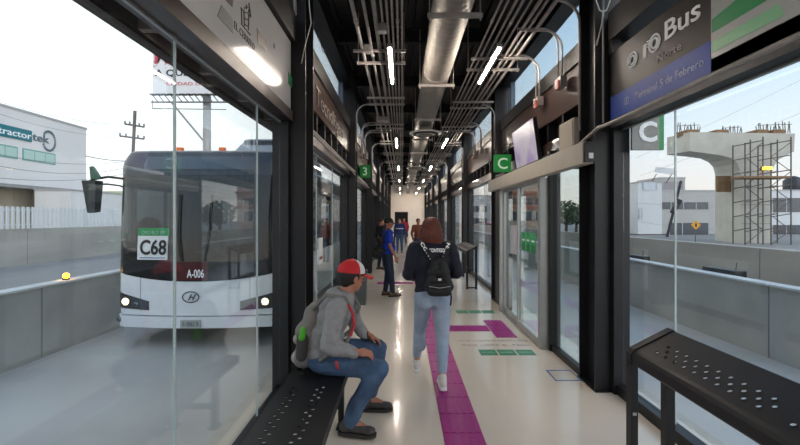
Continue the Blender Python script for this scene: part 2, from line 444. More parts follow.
# pictogram of a church-like tower with arrows: thin strokes
pic = MB()
def stroke(a, b_, r=.0045):
    p, q = lp(*a), lp(*b_); pic.tube([(lx+.002, p[0], p[1]), (lx+.002, q[0], q[1])], r, 5)
for a, b_ in (((241, 8), (241.5, 24)), ((241, 24), (250, 35)), ((243.5, 10), (244, 26)), ((248.5, 9), (248, 30)), ((243.5, 12), (248.5, 13)), ((244, 18), (248, 20)), ((244, 24), (248, 27)),
              ((246, 5), (246, 9)), ((244, 8), (248, 7)), ((248.5, 3), (250.5, 17)), ((250.5, 17), (249, 15)), ((240.5, 8), (242.5, 10)), ((249.8, 35), (248, 32))): stroke(a, b_)
pic.build('tower_pictogram', greytext, ls)
p = lp(235, 27); text('lettering', 'EL CERRITO', greytext, ls, (lx+.001, p[0]-.02, 2.775), xd, zd, .045, .002)
p = lp(196, -2); text('lettering', 'EL MARQUES', greytext, ls, (lx+.001, p[0]-.42, 2.86), xd, zd, .05, .002)
p = lp(274, 46); MB().lathe((lx, p[0], p[1]), [(.02, .001), (.02, .004)], 12, 'x').build('round_pictogram', greytext, ls)

# right: the lit-station name panel
rx = 2.03-.12
rs = empty('line_name_panel', (rx, 1.9, 2.56), 'large black, white and blue bus line name panel above the right glazing', 'sign')
def rp(px, py):
    Y = rx*400/(px-402); return (Y, 1.62-(py-218)*Y/400)
Yd = rx*400/(711-402)
zb, zt = 1.62+rx*.468, 1.62+rx*.785
mdark = mat('sign_black', '#241d1b', .42, spec=.25)
box('dark_board', mdark, rx, rx+.04, Yd, 3.66, zb, zt, parent=rs)
box('pale_board', mat('pale_board', '#a9aba8', .3), rx, rx+.04, .03, Yd, zb, zt, parent=rs)
zb2 = 1.62+rx*.575
box('blue_strip', blue, rx-.003, rx, Yd, 3.66, zb, zb2, parent=rs)
rxd = (0, -1, 0)
def rtext(nm, s, m, px, py, size, width=None, **k):
    Y, z = rp(px, py); return text(nm, s, m, rs, (rx-.004, Y, z), rxd, zd, size, .003, width, **k)
z_txt = rp(688, 24)[1]
Yb0 = rp(664, 40)[0]; Yb1 = rp(699, 20)[0]
text('lettering', 'Bus', white2, rs, (rx-.004, Yb0, z_txt-.01), rxd, zd, .135, .003, width=Yb0-Yb1, bold=.008)
# the Q r O logo: ring with inner ring, small glyph, striped r
def ring(px, py, r, n=2, open_=False, nm='logo_ring'):
    Y, z = rp(px, py)
    for k in range(n):
        rr = r*(1-.42*k); b = MB()
        a0, a1 = (0, 2*math.pi) if not open_ else (R(-20), R(300))
        pts = [(rx-.004, Y+rr*math.cos(a0+(a1-a0)*i/28), z+rr*math.sin(a0+(a1-a0)*i/28)) for i in range(28 if not open_ else 29)]
        b.tube(pts, .008, 6, closed=not open_).build(nm, white2, rs)
ring(655, 43, .062, 2)
ring(633, 60, .06, 2, True)
b = MB()
for dy in (0, .022, .044):
    Y, z = rp(645, 56); b.box(rx-.006, rx-.001, Y-.02+dy*.6, Y-.012+dy*.6, z-.02, z+.09)
Y, z = rp(647, 48)
for k in range(3): b.box(rx-.006, rx-.001, Y-.05, Y-.005, z+.02*k, z+.02*k+.007)
b.build('logo_stripes', white2, rs)
Y, z = rp(657, 64); text('lettering', 'Norte', mat('pale_grey_lettering', '#b5aca6', .5), rs, (rx-.004, Y, z), rxd, zd, .06, .002, width=Y-rp(681, 50)[0])
Y, z = rp(635, 100); text('lettering', 'Terminal 5 de Febrero', mat('pale_blue_lettering', '#c9cfea', .5), rs, (rx-.004, Y, z_ := 1.62+rx*.505), rxd, zd, .058, .002, width=Y-rp(704, 62)[0])
Y, z = rp(626, 106); b = MB()
for k in range(2):
    b.tube([(rx-.004, Y+.02*math.cos(a)-.028*k, z_+.03+.03*math.sin(a)) for a in [2*math.pi*i/16 for i in range(16)]], .004, 5, closed=True)
b.build('terminal_icon', mat('pale_blue_lettering'), rs)
def rpoly(nm, m, pts):
    MB().prism([(rx-.003, *rp(*q)) for q in pts], (.0025, 0, 0)).build(nm, m, rs)
rpoly('green_stripe', sgreen, [(712, 20), (712, 33), (766, 1), (775, -14), (740, -3)])
rpoly('pale_green_stripe', sgreen2, [(712, 42), (712, 53), (785, 15), (779, 4)])
# silver conduit running beneath the right panel
MB().tube([(1.76, .2, 2.43), (1.76, 2.3, 2.43), (1.76, 3.3, 2.42), (1.74, 3.55, 2.42), (1.80, 4.1, 2.36)], .016, 8).build('conduit', galv, None, True, label='bright conduit running under the bus line name panel', cat='conduit')

# left bay 2 lettering and pipe rails
tl = empty('destination_lettering', (-1.0, 5.9, 2.95), 'silver slanted lettering on the dark brown band of the left wall', 'lettering')
text('lettering', 'Tecnológico', mat('silver_letter', '#a39c98', .3, metal=.4), tl, (-1.0, 4.62, 2.95), xd, zd, .22, .006, width=2.2)
for k, zz in enumerate((2.56, 2.50)):
    MB().tube([(-.96+.03*k, 4.08, zz), (-.96+.03*k, 7.4, zz), (-.90, 7.68, zz-.05)], .014, 8).build('conduit', galv, None, True, label=('upper' if k == 0 else 'lower')+' conduit along the door header of the left wall', cat='conduit')
for k in range(2):
    MB().tube([(-.96, 8.1+4*k, 2.5), (-.96, 11.7+4*k, 2.5)], .014, 8).build('conduit', galv, None, True, label='conduit along the left wall header '+('beside the number 3 sign' if k == 0 else 'past the number 3 sign'), cat='conduit')

# ------------------------------------------------------------ overhead services
# duct
dx, dz_, dr_ = .52, 3.83, .20
dct = empty('air_duct', (dx, 14, dz_-dr_), 'round spiral galvanised air duct hung along the ceiling', 'duct')
prof = []; y = -3.9; k = 0
b = MB(); secs = []
while y < 33.5:
    rr = dr_+(.009 if k % 3 == 0 else 0); prof.append((rr, y)); y += .035; k += 1
b.lathe((dx, 0, dz_), prof, 28, 'y'); b.build('spiral_tube', ductm, dct, True)
for yy in (1.9, 5.9, 9.9, 13.9, 17.9, 21.9):
    MB().lathe((dx, yy, dz_), [(dr_+.004, 0), (dr_+.014, .01), (dr_+.014, .06), (dr_+.004, .07)], 28, 'y').build('joint_collar', ductm, dct, True)
ordn = ['nearest', 'second', 'third', 'fourth', 'fifth', 'sixth', 'seventh', 'eighth', 'ninth', 'tenth', 'eleventh', 'twelfth', 'thirteenth', 'fourteenth', 'fifteenth', 'sixteenth']
# diffusers
for i, yy in enumerate((8.8, 14.9, 21.0)):
    e = empty('air_diffuser', (dx, yy, 3.45), ['nearest round white ceiling diffuser under the duct', 'second round ceiling diffuser under the duct, smaller behind the first', 'farthest round ceiling diffuser under the duct'][i], 'diffuser', 'round air diffusers under the duct')
    MB().lathe((dx, yy, 3.50), [(.14, 0), (.14, .16)], 24).build('neck', ductm, e, True)
    MB().tube([(dx+.255*math.cos(a), yy+.255*math.sin(a), 3.462) for a in [2*math.pi*j/28 for j in range(28)]], .022, 6, closed=True).build('shadow_gap', mat('gap_dark', '#2a2725', .7), e)
    MB().lathe((dx, yy, 3.425), [(.02, 0), (.15, .012), (.15, .02)], 24).build('centre_disc', mat('diffuser_mid', '#8d8883', .5), e, True)
    for q, (ra, rb, z0) in enumerate(((.36, .25, .035), (.24, .15, .02), (.14, .0, .008))):
        pr = [(ra, z0+.0), (ra, z0+.014), (rb*.9+.001, z0+.035), (rb*.9+.001, z0+.022)]
        MB().lathe((dx, yy, 3.44), pr, 28).build('ring', mat('diffuser_white', '#ebe6df', .4), e, True)
# duct hangers
hp = None
for i in range(14):
    yy = 1.85+2.08*i
    lab = ordn[i]+' channel bracket carrying the air duct, counted from the camera'
    if hp is None:
        hp = empty('duct_hanger', (dx, yy, 3.58), lab, 'bracket', 'trapeze brackets under the duct')
        b = MB(); b.box(dx-.27, dx+.27, yy-.02, yy+.02, 3.59, 3.63); b.build('channel', galv, hp)
        for s in (-1, 1): MB().tube([(dx+s*.25, yy, 3.56), (dx+s*.25, yy, 4.46)], .007, 6).build('threaded_rod', galv, hp)
    else:
        h = copy_tree(hp); h.location.y = yy; h['label'] = lab
# conduits running along
lpx = [(-.51, .022), (-.39, .018), (-.29, .024), (-.215, .013), (-.16, .013), (-.105, .013), (-.05, .013), (.0, .012)]
rpx = [(1.0, .013), (1.06, .013), (1.15, .016), (1.21, .016), (1.30, .013), (1.38, .020), (1.46, .015), (1.54, .022)]
for side, lst in (('left', lpx), ('right', rpx)):
    for i, (px_, r0) in enumerate(lst):
        z0 = 3.79 + (.0 if i % 2 else .015)
        y_s = -3.9 if i not in (3,) else 2.4
        b = MB(); b.tube([(px_, y_s, z0), (px_, 33.6, z0)], r0, 8)
        e = b.build('conduit', galv, None, True, label=f'long grey conduit, {ordn[i].replace("nearest", "first")} from the outside in the {side} overhead bundle' if side == 'left' else f'long grey conduit, {ordn[i].replace("nearest", "first")} from the duct in the right overhead bundle', cat='conduit', group=f'conduits of the {side} overhead bundle')
        for yy in (4.4+.9*(i % 3), 10.6+.5*i, 17+.6*i):
            MB().tube([(px_, yy, z0), (px_, yy+.07, z0)], r0+.006, 8).build('coupling', galv, e)
for side, (xa, xb) in (('left', (-.62, .05)), ('right', (.93, 1.68))):
    proto = None
    for i in range(16):
        yy = 3.5+2.0*i + (.0 if side == 'left' else .25)
        lab = f'{ordn[i]} channel bracket of the {side} conduit bundle, counted from the camera'
        if proto is None:
            proto = empty('conduit_hanger', ((xa+xb)/2, yy, 3.73), lab, 'bracket', f'brackets of the {side} conduit bundle')
            MB().box(xa, xb, yy-.02, yy+.02, 3.735, 3.765).build('channel', galv, proto)
            MB().box(xa, xb, yy-.42, yy-.385, 3.735, 3.765).build('channel', galv, proto)
            for xx in (xa+.02, xb-.02): MB().tube([(xx, yy, 3.72), (xx, yy, 4.45)], .006, 6).build('threaded_rod', galv, proto)
        else:
            h = copy_tree(proto); h.location.y = yy; h['label'] = lab
# conduit boxes in the bundles
for (x_, y_, lab) in ((-.22, 4.45, 'small square conduit box at the start of the left bundle'), (-.42, 5.0, 'small square conduit box on the outer left bundle'), (-.42, 8.6, 'grey square pull box on the left bundle past the first arch')):
    s_ = .05 if y_ < 8 else .13
    e = MB().box(x_-s_, x_+s_, y_-s_, y_+s_, 3.69, 3.77).build('conduit_box', galv, None, bevel=.004, label=lab, cat='electrical box')
    MB().box(x_-s_*.9, x_+s_*.9, y_-s_*.9, y_+s_*.9, 3.684, 3.69).build('cover', alu, e)
# arched conduits dropping to the walls
def arch(x0, x1, y, zt_, zb_, r=.013, rad=.22):
    s = 1 if x1 > x0 else -1; pts = [(x0, y, zt_)]
    for k in range(9):
        a = R(90*k/8); pts.append((x1-s*rad+s*rad*math.sin(a), y, zt_-rad+rad*math.cos(a)))
    pts.append((x1, y, zb_)); return MB().tube(pts, r, 8)
n_arch = 0
for k, y in enumerate(COLY[2:8]):
    arch(1.55, 1.78, y-.02+.3*(k == 0), 3.80, 2.5 if k == 0 else 2.95, .014).build('conduit_arch', galv, None, True, label=f'arched conduit dropping down the {ordn[k]} right column', cat='conduit', group='arched conduits at the right columns')
    if k: arch(-.5, -.87, y-.06, 3.80, 2.9, .014).build('conduit_arch', galv, None, True, label=f'arched conduit dropping down the {ordn[k]} left column', cat='conduit', group='arched conduits at the left columns')
redm = mat('red_cap', '#a33a2c', .5)
for k, (y_, lab) in enumerate(((4.57, 'nearest pair of boxed arches'), (5.33, 'second pair of boxed arches'), (9.2, 'third pair of boxed arches'), (10.0, 'fourth pair of boxed arches'))):
    for side, xa, xb in (('right', 1.35, 1.83), ('left', -.30, -.93)):
        if side == 'left' and k < 2: continue
        arch(xa, xb, y_, 3.76, 3.24, .012, .2).build('conduit_arch', galv, None, True, label=f'front thin arched conduit of the {lab} on the {side} wall', cat='conduit', group='thin arched conduits to the wall boxes')
        arch(xa, xb, y_+.12, 3.84, 3.24, .012, .2).build('conduit_arch', galv, None, True, label=f'rear thin arched conduit of the {lab} on the {side} wall', cat='conduit', group='thin arched conduits to the wall boxes')
        e = empty('wall_box', (xb, y_+.06, 3.1), f'small grey wall box with red cap, {lab.split()[0]} on the {side} wall', 'electrical box')
        MB().box(xb-.03, xb+.05, y_-.02, y_+.15, 3.12, 3.24).build('enclosure', galv, e, bevel=.004)
        MB().box(xb-.045, xb-.03, y_, y_+.05, 3.10, 3.2).build('red_cap', redm, e)
# two more straight pipes on near columns, cables
MB().tube([(-.99, 3.70, 4.4), (-.99, 3.70, 3.65), (-.985, 3.70, 3.5)], .014).build('conduit', galv, None, True, label='short vertical conduit at the top of the near left column', cat='conduit')
MB().tube([(1.86, 3.70, 4.3), (1.86, 3.70, 2.5)], .010).build('conduit', galv, None, True, label='thin vertical conduit on the face of the near right column', cat='conduit')
e = MB().box(1.90, 1.98, 3.62, 3.68, 3.12, 3.30).build('wall_box', steel2, None, bevel=.004, label='dark box high on the near right column', cat='electrical box')
b = MB()
b.tube([(1.84+.10*math.cos(a)*(.6+.1*math.sin(3*a)), 3.66, 3.60+.09*math.sin(a)) for a in [2*math.pi*i/24 for i in range(24)]], .006, 6, closed=True)
b.tube([(1.84, 3.66, 3.51), (1.83, 3.66, 3.4), (1.78, 3.66, 3.2)], .006, 6)
b.build('cable_loop', white, None, True, label='coiled pale cable high on the near right column', cat='cable')
b = MB()
b.tube([(-1.06, 5.35+.16*math.cos(a), 4.0+.15*math.sin(a)) for a in [2*math.pi*i/24 for i in range(24)]], .004, 6, closed=True)
b.tube([(-1.06, 5.35, 4.15), (-1.06, 5.35, 4.3)], .004, 6)
b.build('cable_loop', steel2, None, True, label='thin dark cable loop hanging in front of the left clerestory', cat='cable')
b = MB(); b.tube([(-.86, 3.72, 4.3), (-.86, 3.71, 3.6), (-.86+.02, 3.70, 3.42), (-.90, 3.70, 3.2), (-.93, 3.70, 3.05)], .005, 6)
b.build('cable', white, None, True, label='thin pale cable hanging down the near left column', cat='cable')

# tube lights
tp_ = None
for side, lx_ in (('left', -.145), ('right', 1.155)):
    for i in range(7):
        ys = -.7+5.42*i if i else -.9
        lab = f'{ordn[i]} slim tube light {side} of the duct' if i else f'slim tube light {side} of the duct, above the camera'
        if tp_ is None:
            tp_ = empty('tube_light', (lx_, ys, 3.6), lab, 'lamp', 'tube lights along the ceiling')
            MB().box(lx_-.03, lx_+.03, ys, ys+1.25, 3.635, 3.68).build('housing', alu, tp_)
            MB().tube([(lx_, ys+.02, 3.62), (lx_, ys+1.23, 3.62)], .012, 10).build('tube', lampem, tp_, True)
            for q in (ys+.15, ys+1.1): MB().tube([(lx_, q, 3.68), (lx_, q, 3.785)], .004, 6).build('clip', galv, tp_)
        else:
            c = copy_tree(tp_); c.location.x = lx_; c.location.y = ys; c['label'] = lab

# ------------------------------------------------------------ floor markings
def tile(name, x0, x1, y0, y1, alongy=True):
    b = MB(); b.box(x0+.002, x1-.002, y0+.002, y1-.002, 0, .004)
    n = 5; wd = ((x1-x0) if alongy else (y1-y0))/n
    for k in range(n):
        if alongy: q = x0+wd*(k+.5); b.box(q-wd*.28, q+wd*.28, y0+.008, y1-.008, .004, .008)
        else: q = y0+wd*(k+.5); b.box(x0+.008, x1-.008, q-wd*.28, q+wd*.28, .004, .008)
    return b
tac = empty('tactile_path', (.455, 5, 0), 'purple ribbed tactile guiding strip running down the cream floor', 'floor strip')
t0 = tile('tile', .305, .605, 0, .3).build('tile', purple, tac); t0.location = (0, -1.2+0, 0); base_me = t0.data
# mesh verts are in parent space already offset; move by y
for k in range(1, 40):
    c = t0.copy(); COL.objects.link(c); c.location = (0, -1.2+.3*k, 0)
def tilerow(lst, alongy, par):
    for (x0, x1, y0, y1) in lst: tile('tile', x0, x1, y0, y1, alongy).build('tile', purple, par)
br = empty('tactile_branch', (1.1, 5.9, 0), 'purple T-shaped tactile branch leading to the sliding doors', 'floor strip')
tilerow([(.61+.33*k, .61+.33*(k+1), 5.72, 6.02) for k in range(2)], False, br)
tilerow([(1.28, 1.57, 5.42+.3*k, 5.72+.3*k) for k in range(3)], True, br)
br2 = empty('tactile_branch', (-.2, 9.97, 0), 'thin purple tactile branch crossing the floor to the left wall behind the man in blue', 'floor strip')
tilerow([(-.62+.3*k, -.32+.3*k, 9.82, 10.12) for k in range(3)], False, br2)
def decal(name, m, x0, x1, y0, y1, par=None, **k): return box(name, m, x0, x1, y0, y1, 0, .002, parent=par, **k)
for row, (ya, yb_) in enumerate(((4.72, 4.92), (6.80, 7.02))):
    for k in range(3):
        x0 = .935+.225*k
        e = decal('floor_sticker', greenflr, x0, x0+.205, ya, yb_, label=['left', 'middle', 'right'][k]+' green rectangular floor sticker in the '+('near' if row == 0 else 'far')+' row', cat='sticker', group='green floor stickers by the door')
        if row == 0: text('print', 'SALIDA', mat('sticker_print', '#a9c9b5', .5), e, (x0+.02, ya+.08, .002), (1, 0, 0), (0, 1, 0), .04, .0006, width=.16)
e = empty('floor_lettering', (1.1, 5.2, 0), 'two faint rows of grey-brown lettering on the floor before the door', 'lettering')
ft = mat('faint_floor_print', '#a08f84', .5)
text('line', 'ANTES DE ENTRAR PERMITA SALIR', ft, e, (.72, 5.25, 0), (1, 0, 0), (0, 1, 0), .07, .001, width=.95)
text('line', 'DEJE LIBRE EL PASO', ft, e, (.76, 5.06, 0), (1, 0, 0), (0, 1, 0), .08, .001, width=.88)
b = MB(); x0, x1, y0, y1 = 1.53, 1.795, 3.98, 4.26
b.box(x0, x1, y0, y0+.018, 0, .002); b.box(x0, x1, y1-.018, y1, 0, .002); b.box(x0, x0+.015, y0+.018, y1-.018, 0, .002); b.box(x1-.012, x1, y0+.018, y1-.018, 0, .002)
b.build('floor_marking', bluepaint, label='blue outlined square marked on the floor at the right column', cat='marking')

# ------------------------------------------------------------ benches with punched holes
def punched(rows, cols, org, du, dv, cu, cv, flag, th=.004, hr=.30):
    """sheet of rows x cols cells, octagonal hole where flag(r, c)"""
    b = MB(); n = du.cross(dv).normalized()*th
    vid = {}
    def V(p):
        k = (round(p.x, 5), round(p.y, 5), round(p.z, 5))
        if k not in vid: vid[k] = len(b.v); b.v.append(tuple(p))
        return vid[k]
    for r in range(rows):
        c = 0
        while c < cols:
            if flag(r, c):
                cx = org+du*(cu*(c+.5))+dv*(cv*(r+.5))
                oct_ = [cx+du*(cu*hr*math.cos(a))+dv*(cu*hr*math.sin(a)) for a in [R(45*k) for k in range(8)]]
                sq = [cx+du*(cu*.5*a)+dv*(cv*.5*q) for a, q in ((1, 0), (1, 1), (0, 1), (-1, 1), (-1, 0), (-1, -1), (0, -1), (1, -1))]
                for k in range(8):
                    k2 = (k+1) % 8; b.f.append((V(sq[k]), V(sq[k2]), V(oct_[k2]), V(oct_[k])))
                    d0, d1 = oct_[k]-n, oct_[k2]-n; b.f.append((V(oct_[k]), V(oct_[k2]), V(d1), V(d0)))
                c += 1
            else:
                c2 = c
                while c2 < cols and not flag(r, c2): c2 += 1
                p0 = org+du*(cu*c)+dv*(cv*r); p1 = org+du*(cu*c2)+dv*(cv*r); p2 = p1+dv*cv; p3 = p0+dv*cv
                b.f.append((V(p0), V(p1), V(p2), V(p3))); c = c2
    return b
benchm = mat('bench_black', '#0f0e11', .45, noise=.15, nscale=5)

def seat_bench(y0, y1):
    e = empty('bench', (-.63, (y0+y1)/2, 0), 'low black perforated metal bench along the left glazing, man seated on it', 'bench')
    x0, x1 = -.84, -.42
    L = y1-y0; cu = .04; cols = int(L/cu); cv = .035; rows = 12
    def flag(r, c):
        if r not in (2, 3, 7, 8): return False
        if c % 24 > 18: return False
        return (c+r) % 2 == 0
    b = punched(rows, cols, Vector((x0, y0, .45)), Vector((0, 1, 0)), Vector((1, 0, 0)), cu, cv, flag, hr=.29)
    b.build('perforated_seat', benchm, e)
    s = MB(); s.box(x0-.004, x0, y0, y1, .39, .452); s.box(x1, x1+.004, y0, y1, .39, .452); s.box(x0, x1, y0-.004, y0, .39, .45); s.box(x0, x1, y1, y1+.004, .39, .45)
    s.build('skirt', benchm, e)
    for yy in (y0+.2, (y0+y1)/2-.3, y1-.35):
        for xx in (x0+.03, x1-.07):
            MB().box(xx, xx+.04, yy, yy+.05, .012, .45).build('leg', benchm, e)
            MB().box(xx-.015, xx+.055, yy-.02, yy+.07, 0, .012).build('foot', benchm, e)
        MB().box(x0+.07, x1-.07, yy+.005, yy+.045, .15, .18).build('crossbar', benchm, e)
seat_bench(.1, 3.42)

def perch(name, y0, y1, lab, xs=0):
    e = empty(name, (1.4+xs, (y0+y1)/2, 0), lab, 'bench')
    A = Vector((1.33+xs, 0, .87)); B = Vector((1.54+xs, 0, .975))      # front-top and back-top of the sloping seat
    dv = (B-A).normalized(); wdt = (B-A).length
    cu = .034; cols = int((y1-y0-.04)/cu); rows = 7; cv = wdt/rows
    def flag(r, c):
        if c < 2 or c > cols-3: return False
        if c % 22 in (6, 7): return False
        return r in (1, 2, 3, 4) and (c+r) % 2 == 0 and not (c > 8 and r == 4)
    b = punched(rows, cols, Vector((A.x, y0+.02, A.z)), Vector((0, 1, 0)), dv, cu, cv, flag, hr=.29)
    b.build('perforated_seat', benchm, e)
    # rounded front lip and back edge as one folded sheet
    pr = [(1.33+xs, .87), (1.315+xs, .86), (1.305+xs, .843), (1.303+xs, .80), (1.310+xs, .79)]
    s = MB(); th = .004
    for i in range(len(pr)-1):
        (xa, za), (xb, zb_) = pr[i], pr[i+1]
        s.add([(xa, y0, za), (xb, y0, zb_), (xb, y1, zb_), (xa, y1, za)], [(0, 1, 2, 3)])
        s.add([(xa+th, y0, za-.002), (xb+th, y0, zb_), (xb+th, y1, zb_), (xa+th, y1, za-.002)], [(0, 1, 2, 3)])
    s.build('front_lip', benchm, e, True)
    MB().hexa([(1.54+xs, y0, .90), (1.548+xs, y0, .90), (1.548+xs, y1, .90), (1.54+xs, y1, .90), (1.54+xs, y0, .976), (1.548+xs, y0, .976), (1.548+xs, y1, .976), (1.54+xs, y1, .976)]).build('back_lip', benchm, e)
    # end frames: solid top cap band and two legs each
    for ye in (y0-.02, y1-.03):
        poly = [(1.300, .79), (1.300, .845), (1.318, .872), (1.54, .985), (1.556, .975), (1.556, .90), (1.53, .90), (1.53, .925), (1.34, .835), (1.34, .79)]
        MB().prism([(p+xs, ye, q) for p, q in poly], (0, .05, 0)).build('end_cap', benchm, e)
        MB().box(1.300+xs, 1.34+xs, ye, ye+.05, .0, .80).build('leg', benchm, e)
        MB().box(1.50+xs, 1.55+xs, ye+.0, ye+.05, .0, .91).build('leg', benchm, e)
        MB().box(1.34+xs, 1.50+xs, ye+.01, ye+.04, .02, .05).build('crossbar', benchm, e)
        MB().box(1.31+xs, 1.33+xs, ye-.004, ye, .5, .515).build('bolt', alu, e)
# near end of the near rail sits beside the camera
perch('leaning_rail', .45, 2.30, 'tall black perforated leaning rail beside the near right glazing')
perch('leaning_rail', 9.1, 11.0, 'black leaning rail further down the right wall, behind the woman', .16)

# trash bin by the left column
tb = empty('trash_bin', (-.80, 7.9, 0), 'dark grey rectangular waste bin against the second left column', 'bin')
MB().hexa([(-.92, 7.42, 0), (-.68, 7.42, 0), (-.68, 7.66, 0), (-.92, 7.66, 0), (-.94, 7.40, .60), (-.66, 7.40, .60), (-.66, 7.68, .60), (-.94, 7.68, .60)]).build('body', mat('bin_grey', '#4b4f50', .5), tb, bevel=.008)
MB().box(-.95, -.65, 7.39, 7.69, .60, .64).build('lid', mat('bin_lid', '#303436', .5), tb, bevel=.01)
MB().box(-.86, -.74, 7.385, 7.39, .50, .57).build('slot', black, tb)

# posts on the left wall: thin information poster beside the door
e = empty('poster', (-.97, 8.3, 1.0), 'small white printed notice on the left glazing behind the bin', 'poster')
box('sheet', white, -1.105, -1.10, 5.3, 5.55, 1.0, 1.35, parent=e)
box('print', redm, -1.10, -1.098, 5.33, 5.52, 1.06, 1.10, parent=e)

# ------------------------------------------------------------ outside, both sides
def barrier(name, pts, z0, z1, th, m, capm=None, **kw):
    """cast wall segments between plan points, each segment a part with its own joint"""
    e = empty(name, (pts[0][0], pts[0][1], z0), **kw)
    for i in range(len(pts)-1):
        a = Vector((*pts[i], 0)); c = Vector((*pts[i+1], 0)); d = (c-a).normalized(); n = Vector((-d.y, d.x, 0))*th/2
        a2 = a+d*.012; c2 = c-d*.012
        P = lambda p, z, k: (p.x+n.x*k, p.y+n.y*k, z)
        MB().hexa([P(a2, z0, -1), P(c2, z0, -1), P(c2, z0, 1), P(a2, z0, 1), P(a2, z1, -1), P(c2, z1, -1), P(c2, z1, 1), P(a2, z1, 1)]).build('wall_segment', m, e)
        if capm:
            MB().hexa([P(a2, z1, -1.25), P(c2, z1, -1.25), P(c2, z1, 1.25), P(a2, z1, 1.25), P(a2, z1+.03, -1.25), P(c2, z1+.03, -1.25), P(c2, z1+.03, 1.25), P(a2, z1+.03, 1.25)]).build('cap', capm, e)
    return e
barrier('wall_lane_left', [(-5.5, -6+6*k) for k in range(14)], ROAD, .58, .2, concrete, concretew, kind='structure')
barrier('wall_lane_right', [(5.6, -6+6*k) for k in range(14)], ROAD, .60, .2, concrete, concretew, kind='structure')
barrier('wall_far_left', [(-17, -10+7*k) for k in range(16)], ROAD, 1.14, .3, concretebr, None, kind='structure')
barrier('wall_far_right', [(8.2, -6+5*k) for k in range(20)], ROAD, .94, .3, concretebr, None, kind='structure')
box('road', groundm, -16.8, -5.7, -20, 160, ROAD-.1, ROAD+.002, kind='structure')
for k, (y_, ln) in enumerate(((9.6, .5), (6.9, .75))):
    e = empty('drain_box', (5.85, y_, .5), ['small dark box behind the right lane wall, further one', 'longer dark box with rods behind the right lane wall, nearer one'][k], 'box')
    MB().box(5.74, 5.95, y_, y_+ln, .30, .70).build('box_body', black, e, bevel=.01)
    MB().tube([(5.84, y_+.1, .70), (5.86, y_+.1, .84)], .008, 6).build('rod', rust, e)
    box('box_foot', steel, 5.70, 5.78, y_+.05, y_+ln-.05, .54, .60, parent=e)
e = empty('lane_reflection', (-5.5, 6.6, .6), 'small amber glow on the left lane wall, standing in for a reflected bus signal', 'lamp')  # added glow with lamp-like parts, for a turn signal mirrored in the glass
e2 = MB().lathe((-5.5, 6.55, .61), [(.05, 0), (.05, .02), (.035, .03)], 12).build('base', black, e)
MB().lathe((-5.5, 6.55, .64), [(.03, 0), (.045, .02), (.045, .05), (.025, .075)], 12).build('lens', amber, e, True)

# picket fence on the far left wall
pf = empty('picket_fence', (-17, 30, 1.14), 'long white picket fence standing on the far left concrete wall', 'fence')
pk0 = None; wm = mat('white_paint', '#dfe0df', .5)
for k in range(150):
    y_ = 15.5+.24*k
    if pk0 is None: pk0 = box('picket', wm, -17.03, -16.97, y_, y_+.11, 1.14, 2.12, parent=pf)
    else:
        c = pk0.copy(); COL.objects.link(c); c.location.y = .24*k
for z_ in (1.3, 1.95): box('rail', wm, -17.07, -17.03, 15.4, 51.6, z_, z_+.06, parent=pf)
for k in range(7): box('post', wm, -17.1, -16.95, 15.4+6*k, 15.52+6*k, 1.14, 2.2, parent=pf)

# the white commercial building with the round logo
FX = -30.0
cb = empty('commercial_building', (FX-5, 25, ROAD), 'long white commercial building with teal lettering beyond the left fence', 'building')
wallm = mat('white_render', '#ece8e5', .8, noise=.03, nscale=.3)
box('upper_wall', wallm, FX-14, FX, 12, 38, 4.2, 10.0, parent=cb)
box('parapet', mat('parapet_grey', '#b9b7b6', .7), FX-14.05, FX+.06, 11.95, 38.06, 10.0, 10.18, parent=cb)
box('canopy_edge', mat('canopy_grey', '#9b9896', .7), FX-14, FX+.5, 12, 38.2, 3.95, 4.2, parent=cb)
box('lower_wall', mat('beige_render', '#c9bba6', .8, noise=.05), FX-13, FX-1.2, 12, 37.5, ROAD, 3.95, parent=cb)
for k in range(7): box('column', mat('column_brown', '#85796c', .7), FX-.5, FX-.1, 13+4*k, 13.35+4*k, ROAD, 3.95, parent=cb)
for k in range(5):
    y_ = 18.0+3.4*k
    wf = box('window', mat('window_teal', '#6fa9a0', .2), FX+.0, FX+.03, y_, y_+3.0, 6.2, 7.15, parent=cb)
    for q in range(3): box('pane', mat('pane_pale', ['#c9e0d6', '#9fb79f', '#7ec2ba'][0] if False else '#b9d6cd', .15), FX+.03, FX+.045, y_+.1+.96*q, y_+1.0+.96*q, 6.3, 7.05, parent=wf)
# lettering: mirrored reading order from the road is along +y
teal = mat('teal', '#1f7a86', .5)
def bld(px): return FX*400/(px-402)
ya = bld(-10); yb_ = bld(31)
box('sign_board', teal, FX+.02, FX+.08, ya, yb_, 7.75, 8.65, parent=cb)
text('lettering', 'tractor', white2, cb, (FX+.085, ya+.5, 7.95), (0, 1, 0), zd, .50, .02, width=yb_-ya-.55, bold=.01)
gtx = mat('grey_sign', '#5f7480', .5)
text('lettering', 'tek', gtx, cb, (FX+.03, yb_+.12, 7.95), (0, 1, 0), zd, .62, .02, width=bld(49)-yb_-.1, bold=.02)
yc = (bld(42)+bld(55))/2; rr = (bld(55)-bld(42))/2
for k in range(26):
    a = 2*math.pi*k/26
    if k in (11, 12, 13, 14): continue
    MB().tube([(FX+.03, yc+rr*.86*math.cos(a), 8.15+.72*math.sin(a)), (FX+.03, yc+rr*1.06*math.cos(a), 8.15+.9*math.sin(a))], .07, 5).build('gear_tooth', gtx, cb)
